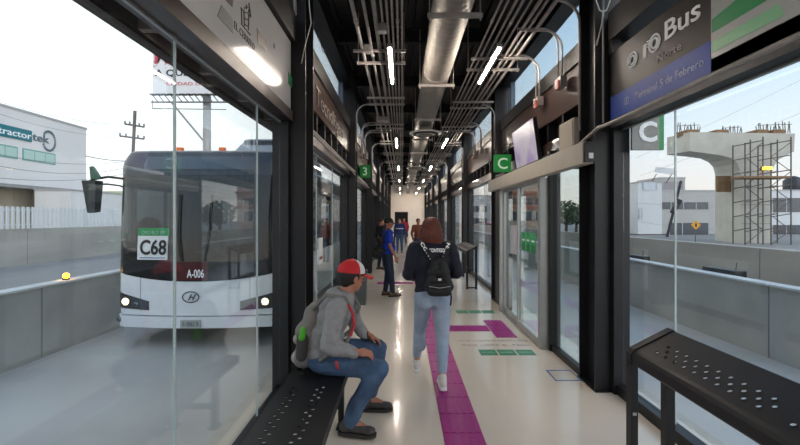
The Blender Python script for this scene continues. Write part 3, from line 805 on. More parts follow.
# white annex and the small shop
ax = empty('annex_building', (-26, 40, ROAD), 'low pale annex wall between the commercial building and the bus', 'building')
box('wall', wallm, -29.4, -26.5, 32.0, 38.4, ROAD, 3.85, parent=ax); box('coping', mat('parapet_grey'), -29.42, -26.4, 31.9, 38.5, 3.85, 3.93, parent=ax)
sh = empty('small_shop', (-27.5, 42, ROAD), 'small pale green shop with a yellow sign beside the bus mirror', 'building')
box('wall', mat('lime_wall', '#c9cfa4', .8), -33, -27.5, 39.9, 43, ROAD, 4.3, parent=sh)
box('shop_sign', mat('yellow_sign', '#cfc44a', .5), -27.5, -27.4, 40.3, 42.6, 2.7, 3.9, parent=sh)
box('shop_front', mat('shop_red', '#8f4a38', .6), -27.5, -27.42, 40.4, 42.4, 1.0, 2.5, parent=sh)
box('door', mat('shop_dark', '#4c4a3c', .6), -27.45, -27.38, 40.9, 41.5, ROAD, 2.4, parent=sh)

# billboard (40 m out)
BY = 40.0
bX = lambda px: (px-402)*BY/400
bZ = lambda py: 1.62-(py-218)*BY/400
bb = empty('billboard', (bX(205), BY, ROAD), 'tall roadside billboard with red dotted lettering seen above the bus', 'billboard')
box('board', mat('billboard_white', '#f4f1f0', .6), bX(154), bX(246), BY-.2, BY, bZ(95), bZ(30), parent=bb)
redt = mat('billboard_red', '#d2505e', .6)
text('lettering', 'MUCHO', redt, bb, (bX(155), BY-.21, bZ(64)), (1, 0, 0), zd, 1.5, .02, width=7.5, bold=.03)
text('lettering', 'MOTOR', redt, bb, (bX(155), BY-.21, bZ(50)), (1, 0, 0), zd, 1.2, .02, width=8.0, bold=.02)
text('lettering', 'A QUERÉTARO', mat('billboard_dark', '#34343a', .6), bb, (bX(156.5), BY-.21, bZ(76.5)), (1, 0, 0), zd, .62, .02, width=7.6, bold=.02)
text('lettering', 'CIUDAD DE TODOS', redt, bb, (bX(167), BY-.21, bZ(86)), (1, 0, 0), zd, .32, .02, width=6.4)
rng = random.Random(3)
dots = MB()
for k in range(60):
    px_ = 154+rng.random()*40; py_ = 52+rng.random()*18
    dots.box(bX(px_), bX(px_)+.09, BY-.212, BY-.2, bZ(py_), bZ(py_)+.09)
dots.build('red_dots', redt, bb)
b = MB()
for z_ in (bZ(95.5), bZ(103)): b.tube([(bX(153), BY-.3, z_), (bX(246), BY-.3, z_)], .07, 6)
b.build('walkway_rail', rust, bb)
n = 0
for px_ in range(154, 244, 6):
    MB().tube([(bX(px_), BY-.3, bZ(95.5)), (bX(px_+6), BY-.3, bZ(103))], .05, 5).build('brace', mat('truss_grey', '#7b7a76', .6), bb)
    MB().box(bX(px_)+.05, bX(px_+5), BY-.9, BY-.35, bZ(96.6)-.03, bZ(96.6)+.03).build('grating', rust, bb)
b = MB(); b.tube([(bX(205.5), BY+.3, ROAD-.1), (bX(205.5), BY+.3, bZ(95))], .38, 14); b.build('mast', mat('mast_grey', '#a9a6a4', .6), bb, True)
MB().tube([(bX(173), BY-.3, bZ(103)), (bX(203), BY+.2, bZ(141))], .10, 6).build('strut', mat('mast_grey'), bb)
MB().tube([(bX(158), BY-.9, bZ(103)), (bX(158), BY-.9, bZ(111)), (bX(230), BY-.9, bZ(112))], .04, 5).build('catwalk_cable', rust, bb)

# utility pole and wires, left
up = empty('utility_pole', (-26, 38.5, ROAD), 'leaning utility pole with two insulator crossarms behind the bus', 'pole')
def U(px, py, Y=38.5): return ((px-402)*Y/400, Y, 1.62-(py-218)*Y/400)
pm = mat('pole_grey', '#6f6b68', .8)
MB().tube([(U(129, 240)[0], 38.5, ROAD-.1), U(135, 111)], .14, 8).build('mast', pm, up)
for (a, b_) in (((125, 124), (144, 127)), ((120, 136), (144, 139))):
    MB().tube([U(*a), U(*b_)], .08, 6).build('crossarm', pm, up)
    for q in (0, .25, .75, 1):
        p = Vector(U(*a)).lerp(Vector(U(*b_)), q); MB().lathe(p, [(.05, 0), (.09, .08), (.06, .16), (.09, .22), (.04, .32)], 8).build('insulator', mat('insulator', '#7d7f86', .4), up)
def wire(lab, a, b_, sag=.5, r=.016, Ya=38, Yb=25):
    A = Vector(U(*a, Ya)); B = Vector(U(*b_, Yb)); pts = []
    for i in range(13):
        q = i/12; p = A.lerp(B, q); p.z -= sag*4*q*(1-q); pts.append(p)
    return MB().tube(pts, r, 4).build('wire', mat('wire_grey', '#76777a', .7), None, label=lab, cat='wire')
wire('uppermost faint wire crossing the left sky', (134, 124), (-30, 92), .6, .014)
wire('wire from the pole crossarm towards the left edge, second from top', (121, 137), (-30, 104), .5, .012)
wire('dark wire dropping from the pole to the building corner', (139, 160), (86, 156), .2, .035, 38, 30)
wire('wire crossing low in front of the white building, upper one', (132, 160), (-20, 150), .6, .02, 37, 24)
wire('wire crossing low in front of the white building, middle one', (132, 166), (-20, 162), .7, .02, 37, 24)
wire('wire crossing low in front of the white building, lowest one', (132, 172), (-20, 176), .5, .02, 37, 24)

# concrete pier, right
PY = 35.0
def Q(px, py, Y=PY): return Vector(((px-402)*Y/400, Y, 1.62-(py-218)*Y/400))
pier = empty('bridge_pier', (30.5, 37, ROAD-.2), 'massive T-shaped unfinished concrete bridge pier beyond the right wall', 'bridge pier')
# cap face polygon (front) extruded back, with a chamfered left end
face = [Q(690, 132), Q(690, 151), Q(712, 154), Q(722, 155.5), Q(731, 158), Q(737, 163), Q(740, 170), Q(741, 180), Q(741, 262), Q(771, 262), Q(771, 180), Q(773, 168), Q(778, 160), Q(794, 151.5), Q(795, 133.5)]
b = MB(); n = len(face); back = []
Yk = 39.0
for p in face:
    back.append(Vector((p.x, Yk, p.z)))
# left flank sweeps back to the far edge, seen as a lighter second face
shift = {0: Q(667, 137.5, Yk), 1: Q(667, 155, Yk), 2: Q(685, 156.5, Yk), 3: Q(700, 158.5, Yk), 4: Q(708, 162, Yk), 5: Q(713, 167, Yk), 6: Q(715, 174, Yk), 7: Q(715, 184, Yk), 8: Q(715, 256, Yk)}
for k, v in shift.items(): back[k] = v
b.add(face+back, [tuple(range(n)), tuple(range(2*n-1, n-1, -1))] + [(i, (i+1) % n, n+(i+1) % n, n+i) for i in range(n)])
b.build('pier_body', concrete2, pier)
# formwork joints
for py in (188, 205, 224):
    MB().box(Q(742, 0).x, Q(770, 0).x, PY-.02, PY, Q(0, py).z, Q(0, py).z+.05).build('joint_line', mat('joint_shade', '#8f8c84', .9), pier)
tb_ = Q(720, 180, 36.5); MB().box(tb_.x-.3, tb_.x+1.9, 36.4, 36.6, Q(0, 192, 36.5).z, Q(0, 176, 36.5).z).build('timber_patch', wood, pier)
for px_ in (692, 722, 763, 780):
    MB().box(Q(px_, 0).x, Q(px_+12, 0).x, PY+.6, PY+2.2, Q(0, 133).z, Q(0, 128).z).build('bearing_block', wood, pier)
rng = random.Random(5)
for px0, px1, h in ((675, 700, 10), (722, 742, 7), (757, 792, 11)):
    b = MB()
    x_ = px0
    while x_ < px1:
        p = Q(x_, 133, 36.6); b.tube([p, p+Vector((rng.uniform(-.15, .15), 0, h*.09*rng.uniform(.6, 1.1)))], .035, 4)
        x_ += 2.2
    p = Q(px0, 133-h*.7, 36.6); b.tube([p, Vector((Q(px1, 0, 36.6).x, 36.6, p.z+.1))], .03, 4)
    b.build('rebar', rust, pier, kind='stuff')
# scaffolding towers
for t_i, (xa, xb) in enumerate(((745, 763), (771, 791))):
    Ys = 33.0
    s = empty('scaffold_tower', (Q((xa+xb)/2, 0, Ys).x, Ys, ROAD), ['left steel scaffold tower against the concrete pier', 'right steel scaffold tower against the concrete pier'][t_i], 'scaffold', 'scaffold towers at the pier')
    ztop = Q(0, 141, Ys).z; X0, X1 = Q(xa, 0, Ys).x, Q(xb, 0, Ys).x
    for xx in (X0, X1):
        for yy in (Ys, Ys+1.2):
            zt2 = ztop+(.35 if xx == X1 else -.15)
            MB().tube([(xx, yy, ROAD-.1), (xx, yy, zt2)], .055, 6).build('upright', rust, s)
    nl = 7; dz = (ztop-ROAD)/nl
    for k in range(1, nl+1):
        z_ = ROAD+dz*k-.1
        for yy in (Ys, Ys+1.2): MB().tube([(X0, yy, z_-.12), (X1, yy, z_+.15)], .045, 5).build('ledger', rust, s)
        a, c = (X0, X1) if k % 2 else (X1, X0)
        MB().tube([(a, Ys, z_-dz), (c, Ys, z_)], .03, 5).build('brace', rust, s)
    if t_i == 0:
        e = MB().box(Q(744, 0, 32.6).x, Q(791, 0, 32.6).x, 32.6, 34.0, Q(0, 178, 32.6).z, Q(0, 176, 32.6).z).build('scaffold_plank', wood, None, label='brown timber deck laid across both scaffold towers', cat='plank')
e = empty('scaffold_reflection', Q(769, 168, 32.5), 'amber glow between the scaffold towers, standing in for a reflected bus signal', 'lamp')  # added emitter and housing, imitating a bus signal's reflection in the glazing
p = Q(769, 168, 32.5); MB().box(p.x-.28, p.x+.28, 32.5, 32.8, p.z-.10, p.z+.10).build('lens', amber, e, bevel=.03)
MB().box(p.x-.3, p.x+.3, 32.8, 32.95, p.z-.14, p.z+.14).build('housing', black, e)
# buildings on the right
def house(name, x0, x1, y0, y1, z1, m, lab, wins, roofm=None, dark=None, z0=ROAD):
    e = empty(name, ((x0+x1)/2, (y0+y1)/2, z0), lab, 'building')
    box('wall', m, x0, x1, y0, y1, z0, z1, parent=e)
    box('parapet', roofm or mat('parapet_grey'), x0-.05, x1+.05, y0-.05, y1+.05, z1, z1+.2, parent=e)
    for (xa, xb, za, zb_) in wins:
        f = box('window', dark or mat('window_dark', '#4a4f57', .2), xa, xb, y0-.06, y0, za, zb_, parent=e)
        nmu = max(1, int((xb-xa)/1.4))
        for q in range(nmu+1):
            xx = xa+(xb-xa)*q/nmu; box('mullion', mat('mullion_pale', '#b9bcc0', .5), xx-.05, xx+.05, y0-.09, y0-.06, za, zb_, parent=f)
    return e
HY = 52.0
hx = lambda px, Y=HY: (px-402)*Y/400
hz = lambda py, Y=HY: 1.62-(py-218)*Y/400
wr = mat('cool_white_render', '#dedfe0', .8, noise=.04, nscale=.4)
grr = mat('grey_render', '#bcb9b5', .8, noise=.04, nscale=.4)
house('white_house', hx(638), hx(662), HY, HY+3.8, hz(183), wr, 'white two-storey building with rooftop box left of the pier', [(hx(643), hx(656), hz(190), hz(182.5)), (hx(639), hx(641.5), hz(219), hz(208))], dark=mat('pale_signboard', '#d3d7de', .5))
house('roof_room', hx(664.5), hx(690), HY+.9, HY+6, hz(178), grr, 'grey rooftop room with a framed window beside the white building', [(hx(667), hx(688), hz(191), hz(181))], dark=mat('pink_signboard', '#9c9498', .5), z0=hz(191)+.2)
house('long_office', hx(664.5), hx(720), HY+.8, HY+10, hz(191), grr, 'long grey office block with a dark window band, behind the pier on its left', [(hx(662), hx(713), hz(209), hz(202)), (hx(673), hx(713), hz(242), hz(223))])
house('far_office', hx(770), hx(840), HY+2, HY+12, hz(190), wr, 'pale office block right of the pier behind the scaffolding', [(hx(772, 54), hx(800, 54), hz(212, 54), hz(198, 54)), (hx(772, 54), hx(800, 54), hz(240, 54), hz(225, 54))])
house('low_shop', hx(622, 56), hx(638, 56), HY+4, HY+10, hz(200), wr, 'low white building with a dark window strip at the column edge', [(hx(628, 56), hx(637, 56), hz(213, 56), hz(207, 56)), (hx(630, 56), hx(634, 56), hz(243, 56), hz(222, 56))])
# rooftop tank, banner, pole, diamond sign
e = empty('water_tank', (hx(793), HY+5, hz(190, 57)+.2), 'dark round water tank on the roof right of the pier', 'tank')
MB().lathe((hx(793, 57), 57, hz(190)+.2), [(1.0, 0), (1.1, .3), (1.1, 1.5), (.7, 1.9), (.3, 2.1)], 16).build('tank_body', mat('tank_black', '#33343a', .5), e, True)
MB().lathe((hx(793, 57), 57, hz(190)+2.2), [(.3, 0), (.3, .12)], 12).build('lid', black, e)
e = empty('roof_banner', (hx(659), HY-1, hz(183)), 'small pale banner sign floating on posts above the white house', 'sign')
MB().prism([(hx(650), HY-1, hz(173)), (hx(669), HY-1, hz(175.5)), (hx(669), HY-1, hz(169.5)), (hx(651), HY-1, hz(168))], (0, .1, 0)).build('banner', wr, e)
for q in (652, 667): MB().tube([(hx(q), HY-.9, hz(175)), (hx(q), HY+.2, hz(183))], .05, 5).build('post', rust, e)
e = empty('leaning_pole', (hx(675), HY-6, ROAD), 'leaning dark utility pole in front of the grey buildings', 'pole')
MB().tube([(hx(667, 46), 46, ROAD-.1), (hx(681, 46), 46, hz(181, 46))], .14, 8).build('mast', mat('pole_dark', '#3d3d42', .8), e)
MB().tube([(hx(672, 46), 46, hz(213, 46)), (hx(679, 46), 45.8, hz(200, 46))], .28, 8).build('transformer', mat('pole_dark'), e)
e = empty('warning_sign', (hx(696, 30), 30, .9), 'yellow diamond traffic warning sign beyond the right wall', 'sign')
c = Vector((hx(696, 30), 30, hz(225, 30))); s_ = .36
MB().prism([c+Vector((0, 0, -s_)), c+Vector((s_, 0, 0)), c+Vector((0, 0, s_)), c+Vector((-s_, 0, 0))], (0, .03, 0)).build('plate', mat('warning_yellow', '#e0a021', .5), e)
MB().box(c.x-.06, c.x+.06, 29.985, 30, c.z-.12, c.z+.12).build('symbol', black, e)
MB().tube([(c.x, 30.05, ROAD-.1), (c.x, 30.05, c.z)], .03, 6).build('post', rust, e)
for k, (pa, pb) in enumerate((((636, 158), (840, 60)), ((640, 176), (840, 96)), ((637, 203), (770, 205)), ((640, 222), (760, 232)))):
    A = Vector((hx(pa[0], 46), 46, hz(pa[1], 46))); B = Vector((hx(pb[0], 40), 40, hz(pb[1], 40)))
    MB().tube([A.lerp(B, q/8)-Vector((0, 0, .8*q/8*(1-q/8))) for q in range(9)], .014, 4).build('wire', mat('wire_grey'), None, label=['topmost wire crossing the right sky', 'second wire crossing the right sky', 'wire drooping before the grey office, upper one', 'wire drooping before the grey office, lower one'][k], cat='wire')
# seen through the doors and far right glazing
house('beige_house', 15.5, 22.5, 60, 68, 7.2, mat('beige_house', '#b9a08e', .8, noise=.06, nscale=.5), 'beige house with red-brown balcony bands seen through the sliding doors', [(16, 17.5, 1.2, 2.6), (18, 19.5, 1.2, 2.6), (20, 21.5, 1.2, 2.6), (16, 21.5, 3.6, 4.6)])
for k in range(2):
    pass
e = [o for o in COL.objects if o.name.startswith('beige_house')][0]
for z_ in (3.0, 5.2): box('balcony_band', mat('brick_red', '#a0604c', .8), 15.4, 22.6, 59.6, 59.95, z_, z_+.4, parent=e)
for k in range(12): box('balcony_post', mat('brick_red'), 15.6+.6*k, 15.7+.6*k, 59.7, 59.8, 3.4, 5.2, parent=e)
house('pale_block', 9.6, 14.8, 66, 74, 5.2, wr, 'pale low block seen through the far part of the sliding doors', [(10, 14, 2.6, 3.6), (10, 14, .4, 1.6)])
house('distant_block', 22, 30, 90, 100, 3.6, wr, 'distant low pale block behind the round tree', [(23, 29, 1.5, 2.6)])
house('far_left_block', -60, -44, 80, 90, 5.5, grr, 'distant grey block on the left horizon behind the fence', [(-58, -46, 2, 4)])
leafm = mat('leaf_green', '#3f4f33', .8, noise=.3, nscale=2)
def tree(x, y, h, r, lab):
    rg = random.Random(int(x*10)); e = empty('tree', (x, y, ROAD), lab, 'tree')
    MB().tube([(x, y, ROAD-.1), (x+.1, y, h*.4), (x, y, h*.7)], .15, 7, radii=[.2, .15, .08]).build('trunk', mat('bark', '#55483d', .9), e)
    b = MB()
    for k in range(700):
        d = Vector((rg.gauss(0, 1), rg.gauss(0, 1), rg.gauss(0, 1))).normalized()*r*rg.random()**.35; d.z *= .8
        c = Vector((x, y, h*.55))+d; u = Vector((rg.uniform(-1, 1), rg.uniform(-1, 1), rg.uniform(-1, 1))).normalized(); v = u.orthogonal().normalized(); s = .22
        b.add([c-u*s, c+v*s*.6, c+u*s, c-v*s*.6], [(0, 1, 2, 3)])
    b.build('foliage', leafm, e, kind='stuff')
tree(20.5, 50, 4.2, 1.9, 'round dark green tree behind the side pane by the doors')
tree(23.5, 54, 3.6, 1.6, 'smaller dark green tree right of the round tree behind the doors')
tree(14.4, 57, 3.0, 1.2, 'low green tree in front of the pale low block')
# small red car
e = empty('car', (10.6, 52, ROAD), 'small red hatchback parked far beyond the right glazing', 'car')
cy = 52; prof_ = [(-1.9, .25), (-1.95, .7), (-1.2, .85), (-.6, 1.4), (.9, 1.42), (1.6, .95), (1.9, .85), (1.9, .25)]
MB().prism([(10.6+p[0], cy, ROAD+p[1]) for p in prof_], (0, 1.6, 0)).build('body', mat('car_red', '#a3202a', .3, coat=.5), e, bevel=.05)
MB().prism([(10.6+p[0], cy-.01, ROAD+p[1]) for p in ((-1.0, .9), (-.55, 1.32), (.85, 1.34), (1.4, .95))], (0, 1.62, 0)).build('window_band', black, e)
for xx in (-1.2, 1.2): MB().lathe((10.6+xx, cy-.05, ROAD+.32), [(.32, 0), (.32, .2)], 16, 'y').build('wheel', rubber, e, True)

# ------------------------------------------------------------ the bus
BX, BF, HW, BR = -3.34, 6.4, 1.33, .30
def plan(u, z, off=0):
    hw, d = HW+off, BR+off
    zr = max(0, z-.9)/1.9; rake = .22*zr**1.4
    if z > 2.45: k = min(1, (z-2.45)/.32); hw -= .16*k**2; rake += .12*k*k
    if z < .2: hw -= .03*(.2-z)
    if abs(u) <= 1:
        a = u*math.pi/2; n_ = 2/5.0; n2 = 2/2.6
        x = hw*math.copysign(abs(math.sin(a))**n_ if False else 1-(1-abs(math.sin(a)))**1.0, u)
        # squarish front: wide flat nose with rounded corners
        s_ = abs(u); x = hw*min(1, (s_*1.10 if s_ < .78 else .858+.142*math.sin((s_-.78)/.22*math.pi/2)))
        yv = .10*(min(s_, .78)/.78)**2 + (0 if s_ < .78 else (d-.10)*(1-math.cos((s_-.78)/.22*math.pi/2)))
        f = 1-(yv/d)*.9
        return Vector((BX+math.copysign(x, u), BF-off+yv+rake*f, z))
    return Vector((BX+math.copysign(hw, u), BF+BR+rake*.1+(abs(u)-1)*10.9, z))
def patch(name, m, parent, u0, u1, za, zb, nu=24, nz=3, off=0, th=.02, smooth=True):
    fa = za if callable(za) else (lambda u: za); fb = zb if callable(zb) else (lambda u: zb)
    b = MB(); base = []
    for layer, o_ in enumerate((off, off-th)):
        for j in range(nz+1):
            for i in range(nu+1):
                u = u0+(u1-u0)*i/nu; z = fa(u)+(fb(u)-fa(u))*j/nz; b.v.append(tuple(plan(u, z, o_)))
    N = (nu+1)*(nz+1)
    for L in (0, N):
        for j in range(nz):
            for i in range(nu):
                q = L+j*(nu+1)+i; f = (q, q+1, q+nu+2, q+nu+1); b.f.append(f if L == 0 else f[::-1])
    for i in range(nu):
        b.f.append((i, N+i, N+i+1, i+1)); q = nz*(nu+1)+i; b.f.append((q, q+1, N+q+1, N+q))
    for j in range(nz):
        q = j*(nu+1); b.f.append((q, q+nu+1, N+q+nu+1, N+q)); q += nu; b.f.append((q, N+q, N+q+nu+1, q+nu+1))
    o = b.build(name, m, parent)
    if smooth:
        for p in o.data.polygons: p.use_smooth = True
        try:
            o.data.set_sharp_from_angle(angle=R(40))
        except Exception: pass
    return o
bus = empty('city_bus', (BX, BF, ROAD), 'white city bus with route card C68 approaching outside the left glazing', 'bus')
buswhite = mat('bus_white', '#e9ebee', .28, coat=.4, noise=.03); busdark = mat('bus_mask', '#101217', .2, coat=.5)
bandm = mat('bus_top_band', '#3a414a', .25, coat=.4)
lowtop = lambda u: .60+.17*min(1, abs(u))**2.2
patch('bumper', buswhite, bus, -1.0, 1.0, -.14, .04, 30, 2, .02, .05)
patch('front_panel', buswhite, bus, -1.0, 1.0, .055, lowtop, 30, 5, 0, .05)
patch('black_mask', busdark, bus, -1.0, 1.0, lambda u: lowtop(u)+.006, .92, 30, 3, .004, .04)
patch('windshield', busglass, bus, -.93, .93, .92, 2.33, 40, 8, 0, .012)
patch('destination_band', bandm, bus, -1.0, 1.0, 2.33, 2.72, 34, 5, .002, .04)
patch('display_glass', mat('display_grey', '#59636c', .15, coat=.6), bus, -.62, .62, 2.42, 2.64, 20, 2, .012, .01)
for s in (-1, 1): patch('front_pillar', busdark, bus, *sorted((s*.93, s*1.0)), .92, 2.33, 6, 6, 0, .05)
roof = MB(); us = [-2, -1.5]+[-1+k/12 for k in range(25)]+[1.5, 2]
for z, k in ((2.72, 1), (2.75, .96), (2.77, .85), (2.78, .4)):
    for u in us:
        p = plan(u, 2.72, .002); roof.v.append((BX+(p.x-BX)*k, p.y+(1-k)*.9 if abs(u) <= 1 else p.y, z))
nu_ = len(us)
for j in range(3):
    for i in range(nu_-1): roof.f.append((j*nu_+i, j*nu_+i+1, (j+1)*nu_+i+1, (j+1)*nu_+i))
roof.f.append(tuple(3*nu_+i for i in range(nu_)))
roof.build('roof', bandm, bus, True)
for s in (-1, 1):
    a, c = (1.0, 2.0)
    for nm, m, z0, z1 in (('side_skirt', buswhite, -.2, .85), ('side_upper', buswhite, 2.32, 2.72)):
        u0, u1 = sorted((s*a, s*c)); patch(nm, m, bus, u0, u1, z0, z1, 4, 2, 0, .04)
    for k in range(7):
        q0 = 1.0+.145*k
        u0, u1 = sorted((s*(q0+.008), s*(q0+.135))); patch('side_window', bussglass, bus, u0, u1, .86, 2.31, 2, 1, 0, .012)
        u0, u1 = sorted((s*(q0-.006), s*(q0+.008))); patch('side_pillar', busdark, bus, u0, u1, .85, 2.32, 1, 1, 0, .05)
box('rear_wall', buswhite, BX-1.22, BX+1.22, 17.9, 18.0, -.2, 2.72, parent=bus)
intm = mat('bus_interior_grey', '#6d7074', .7)
box('cabin_floor', intm, BX-1.2, BX+1.2, 7.2, 17.9, -.15, -.10, parent=bus)
box('cabin_ceiling', mat('bus_ceiling', '#a8a8a6', .7), BX-1.05, BX+1.05, 7.6, 17.9, 2.36, 2.40, parent=bus)
# dashboard, steering wheel, driver seat
MB().prism([(BX-1.12, 6.80, .60), (BX-1.12, 6.84, .97), (BX-1.12, 7.2, 1.0), (BX-1.12, 7.4, .60)], (2.24, 0, 0)).build('dashboard', busdark, bus)
b = MB(); b.tube([(BX+.62+.22*math.cos(a), 7.62+.12*math.sin(a), 1.10+.18*math.sin(a)) for a in [2*math.pi*i/20 for i in range(20)]], .016, 6, closed=True)
b.tube([(BX+.62, 7.62, 1.10), (BX+.62, 7.4, .95)], .03); b.build('steering_wheel', black, bus)
seatm = mat('bus_seat', '#30424f', .7)
box('driver_seat', seatm, BX+.38, BX+.86, 8.2, 8.35, .5, 1.45, parent=bus, bevel=.03)
box('driver_partition', mat('partition', '#44494d', .5), BX+.2, BX+1.1, 8.6, 8.64, -.1, 1.6, parent=bus)
st = None
for k in range(6):
    for xx in (-.95, -.48, .20, .67):
        if st is None: st = box('passenger_seat', seatm, BX+xx, BX+xx+.40, 9.4, 9.5, .3, 1.15, parent=bus, bevel=.03); sx0 = xx
        else:
            c = st.copy(); COL.objects.link(c); c.location = (xx-sx0, 1.25*k, 0)
        if k == 0 or xx in (-.48, .2): MB().tube([(BX+xx+.4 if xx < 0 else BX+xx, 9.45+1.25*k, .2), (BX+xx+.4 if xx < 0 else BX+xx, 9.45+1.25*k, 2.36)], .018, 6).build('grab_pole', mat('pole_orange', '#8d8a4e', .4), bus)
for xx in (-.3, .3): MB().tube([(BX+xx, 8.8, 2.1), (BX+xx, 17.6, 2.1)], .016, 6).build('grab_rail', mat('pole_orange'), bus)
# wipers
for s in (-1, 1):
    MB().tube([plan(s*.12, .93, .03), plan(s*.16, 1.3, .035), plan(s*.17, 2.0, .03)], .012, 5).build('wiper', black, bus)
# route card behind the windshield
def onfront(px, py): return ((px-402)/62.5, 1.62-(py-218)/62.5)
def hug(off):
    def f(p):
        q = plan((p.x-BX)/(HW*1.1), p.z, off); return Vector((p.x, q.y+(p.y-hug.y), p.z))
    return f
def ftext(nm, s_, m, px, py, size, width, off, **k):
    x, z = onfront(px, py); hug.y = BF; return text(nm, s_, m, bus, (x, BF, z), (1, 0, 0), zd, size, .003, width=width, align='CENTER', warp=hug(off), **k)
def fcard(nm, m, pxa, pya, pxb, pyb, off, th=.006, par=bus):
    xa, zt2 = onfront(pxa, pya); xb, zb2_ = onfront(pxb, pyb)
    ua, ub = (xa-BX)/(HW*1.10), (xb-BX)/(HW*1.10)
    return patch(nm, m, par, ua, ub, zb2_, zt2, 6, 2, off, th, False)
cd = fcard('route_card', white, 135, 236, 167, 260, .008)
fcard('route_card_header', sgreen, 135, 228, 168, 236, .009)
ftext('route_number', 'C68', black, 151.5, 254.5, .23, .45, .014, bold=.02)
ftext('route_caption', 'QRO BUS 707', mat('card_pale', '#9fd0b0', .5), 151.5, 234.5, .06, .42, .014)
fcard('route_card_rule', bluepaint, 138, 257.6, 165, 258.4, .013, .003)
fcard('fleet_plate', mat('maroon', '#4d1a1e', .25, coat=.4), 174, 262, 208, 280.5, .010)
ftext('fleet_number', 'A-006', white2, 196, 277.5, .13, .27, .016, bold=.01)
# round emblem
x, z = onfront(191, 297); yq = plan((x-BX)/(HW*1.1), z).y-.012
chrome = mat('chrome', '#70767c', .2, metal=.9)
MB().tube([(x+.13*math.cos(a), yq, z+.085*math.sin(a)) for a in [2*math.pi*i/24 for i in range(24)]], .010, 6, closed=True).build('emblem_ring', chrome, bus)
text('emblem_mark', 'H', chrome, bus, (x, yq, z-.045), (1, 0, 0), zd, .09, .01, width=.13, align='CENTER', shear=.5, bold=.02)
box('number_plate', mat('plate_grey', '#a9b0ac', .5), onfront(182, 0)[0], onfront(202, 0)[0], BF-.05, BF-.025, onfront(0, 327)[1], onfront(0, 319.5)[1], parent=bus)
x, z = onfront(192, 326); text('plate_text', 'A 0062 B', greytext, bus, (x, BF-.052, z+.01), (1, 0, 0), zd, .07, .002, width=.26, align='CENTER')
# headlamps
hl = mat('headlamp_dark', '#3b3e42', .15, coat=.8); hlem = mat('headlamp_beam', '#ffffff', .3, emit='#ffdca0', estr=4)
for s in (-1, 1):
    top = lambda u: .46-.18*max(0, (1-abs(u)))/.5
    bot = lambda u: .17-.03*max(0, (1-abs(u)))/.45
    u0, u1 = sorted((s*.50, s*1.0))
    patch('headlamp', hl, bus, u0, u1, bot, top, 10, 3, .008, .01)
    p = plan(s*.76, .27, .02)
    h = MB().lathe((p.x, p.y-.012, p.z), [(.075, 0), (.075, .02)], 16, 'y').build('headlamp_rim', chrome, bus)
    MB().lathe((p.x, p.y-.03, p.z), [(.03, 0), (.058, .015)], 16, 'y').build('headlamp_lens', hlem, h, True)
    p = plan(s*.64, .22, .02); MB().lathe((p.x, p.y-.008, p.z), [(.04, 0), (.05, .01)], 14, 'y').build('small_lamp', chrome, bus, True)
    p = plan(s*.86, -.03, .03); MB().lathe((p.x, p.y-.008, p.z), [(.035, 0), (.05, .02)], 14, 'y').build('fog_lamp', hl, bus, True)
    for yy in (9.4, 14.8):
        xx = BX+s*1.02; w_ = MB().lathe((xx-.13, yy, ROAD+.48), [(.40, 0), (.48, .03), (.48, .23), (.40, .26)], 24, 'x').build('wheel', rubber, bus, True)
        MB().lathe((xx-.15, yy, ROAD+.48), [(.26, 0), (.26, .30)], 16, 'x').build('hub', alu, w_, True)
box('underbody', black, BX-1.1, BX+1.1, 7.1, 17.8, -.28, -.16, parent=bus)
# panel seam lines on the front
for s in (-1, 1): patch('panel_seam', mat('seam_grey', '#7d8288', .6), bus, *sorted((s*.60, s*.606)), .12, .70, 1, 3, .002, .004)
# roof unit, marker lights, mirrors
pod = empty('roof_unit', (BX+.2, 8.2, 2.84), parent=bus)
b = MB(); b.hexa([(BX-.1, 7.8, 2.75), (BX+1.15, 7.8, 2.75), (BX+1.15, 11, 2.75), (BX-.1, 11, 2.75), (BX+.15, 8.2, 3.24), (BX+1.1, 8.2, 3.24), (BX+1.1, 10.8, 3.24), (BX+.15, 10.8, 3.24)])
b.build('cowl', mat('pod_grey', '#aab0b5', .5), pod, bevel=.02)
for k in range(14): box('grille_slot', mat('pod_slot', '#4a4f55', .6), BX+.16+.068*k, BX+.20+.068*k, 8.06, 8.3, 3.10, 3.19, parent=pod)
for px_ in (206, 160): x = onfront(px_, 0)[0]; MB().box(x-.05, x+.05, 6.95, 7.02, 2.79, 2.85).build('marker_light', mat('marker_orange', '#d9692a', .4, emit='#d9692a', estr=.5), bus, bevel=.01)
MX = BX-HW
mi = empty('mirror', (MX-.3, 6.9, 2.2), parent=bus)
MB().tube([(MX+.08, 6.95, 2.12), (MX-.02, 6.72, 2.28), (MX-.18, 6.6, 2.30), (MX-.42, 6.6, 2.26), (MX-.5, 6.6, 2.22)], .020, 7).build('arm', black, mi, True)
MB().tube([(MX+.06, 6.95, 2.02), (MX-.05, 6.7, 2.16), (MX-.20, 6.6, 2.18), (MX-.40, 6.6, 2.17)], .014, 6).build('arm', black, mi, True)
MB().hexa([(MX-.50, 6.56, 1.70), (MX-.37, 6.56, 1.70), (MX-.37, 6.70, 1.72), (MX-.50, 6.70, 1.72), (MX-.58, 6.54, 2.24), (MX-.34, 6.54, 2.24), (MX-.34, 6.72, 2.24), (MX-.58, 6.72, 2.24)]).build('housing', mat('mirror_black', '#23282a', .3), mi, bevel=.025)
MB().hexa([(MX-.44, 6.56, 2.26), (MX-.28, 6.56, 2.26), (MX-.28, 6.62, 2.26), (MX-.44, 6.62, 2.26), (MX-.46, 6.56, 2.46), (MX-.42, 6.56, 2.47), (MX-.42, 6.62, 2.47), (MX-.46, 6.62, 2.46)]).build('kerb_mirror', mat('mirror_green', '#2f5f4a', .3), mi)
mi2 = empty('mirror', (BX+HW, 6.9, 2.0), parent=bus)
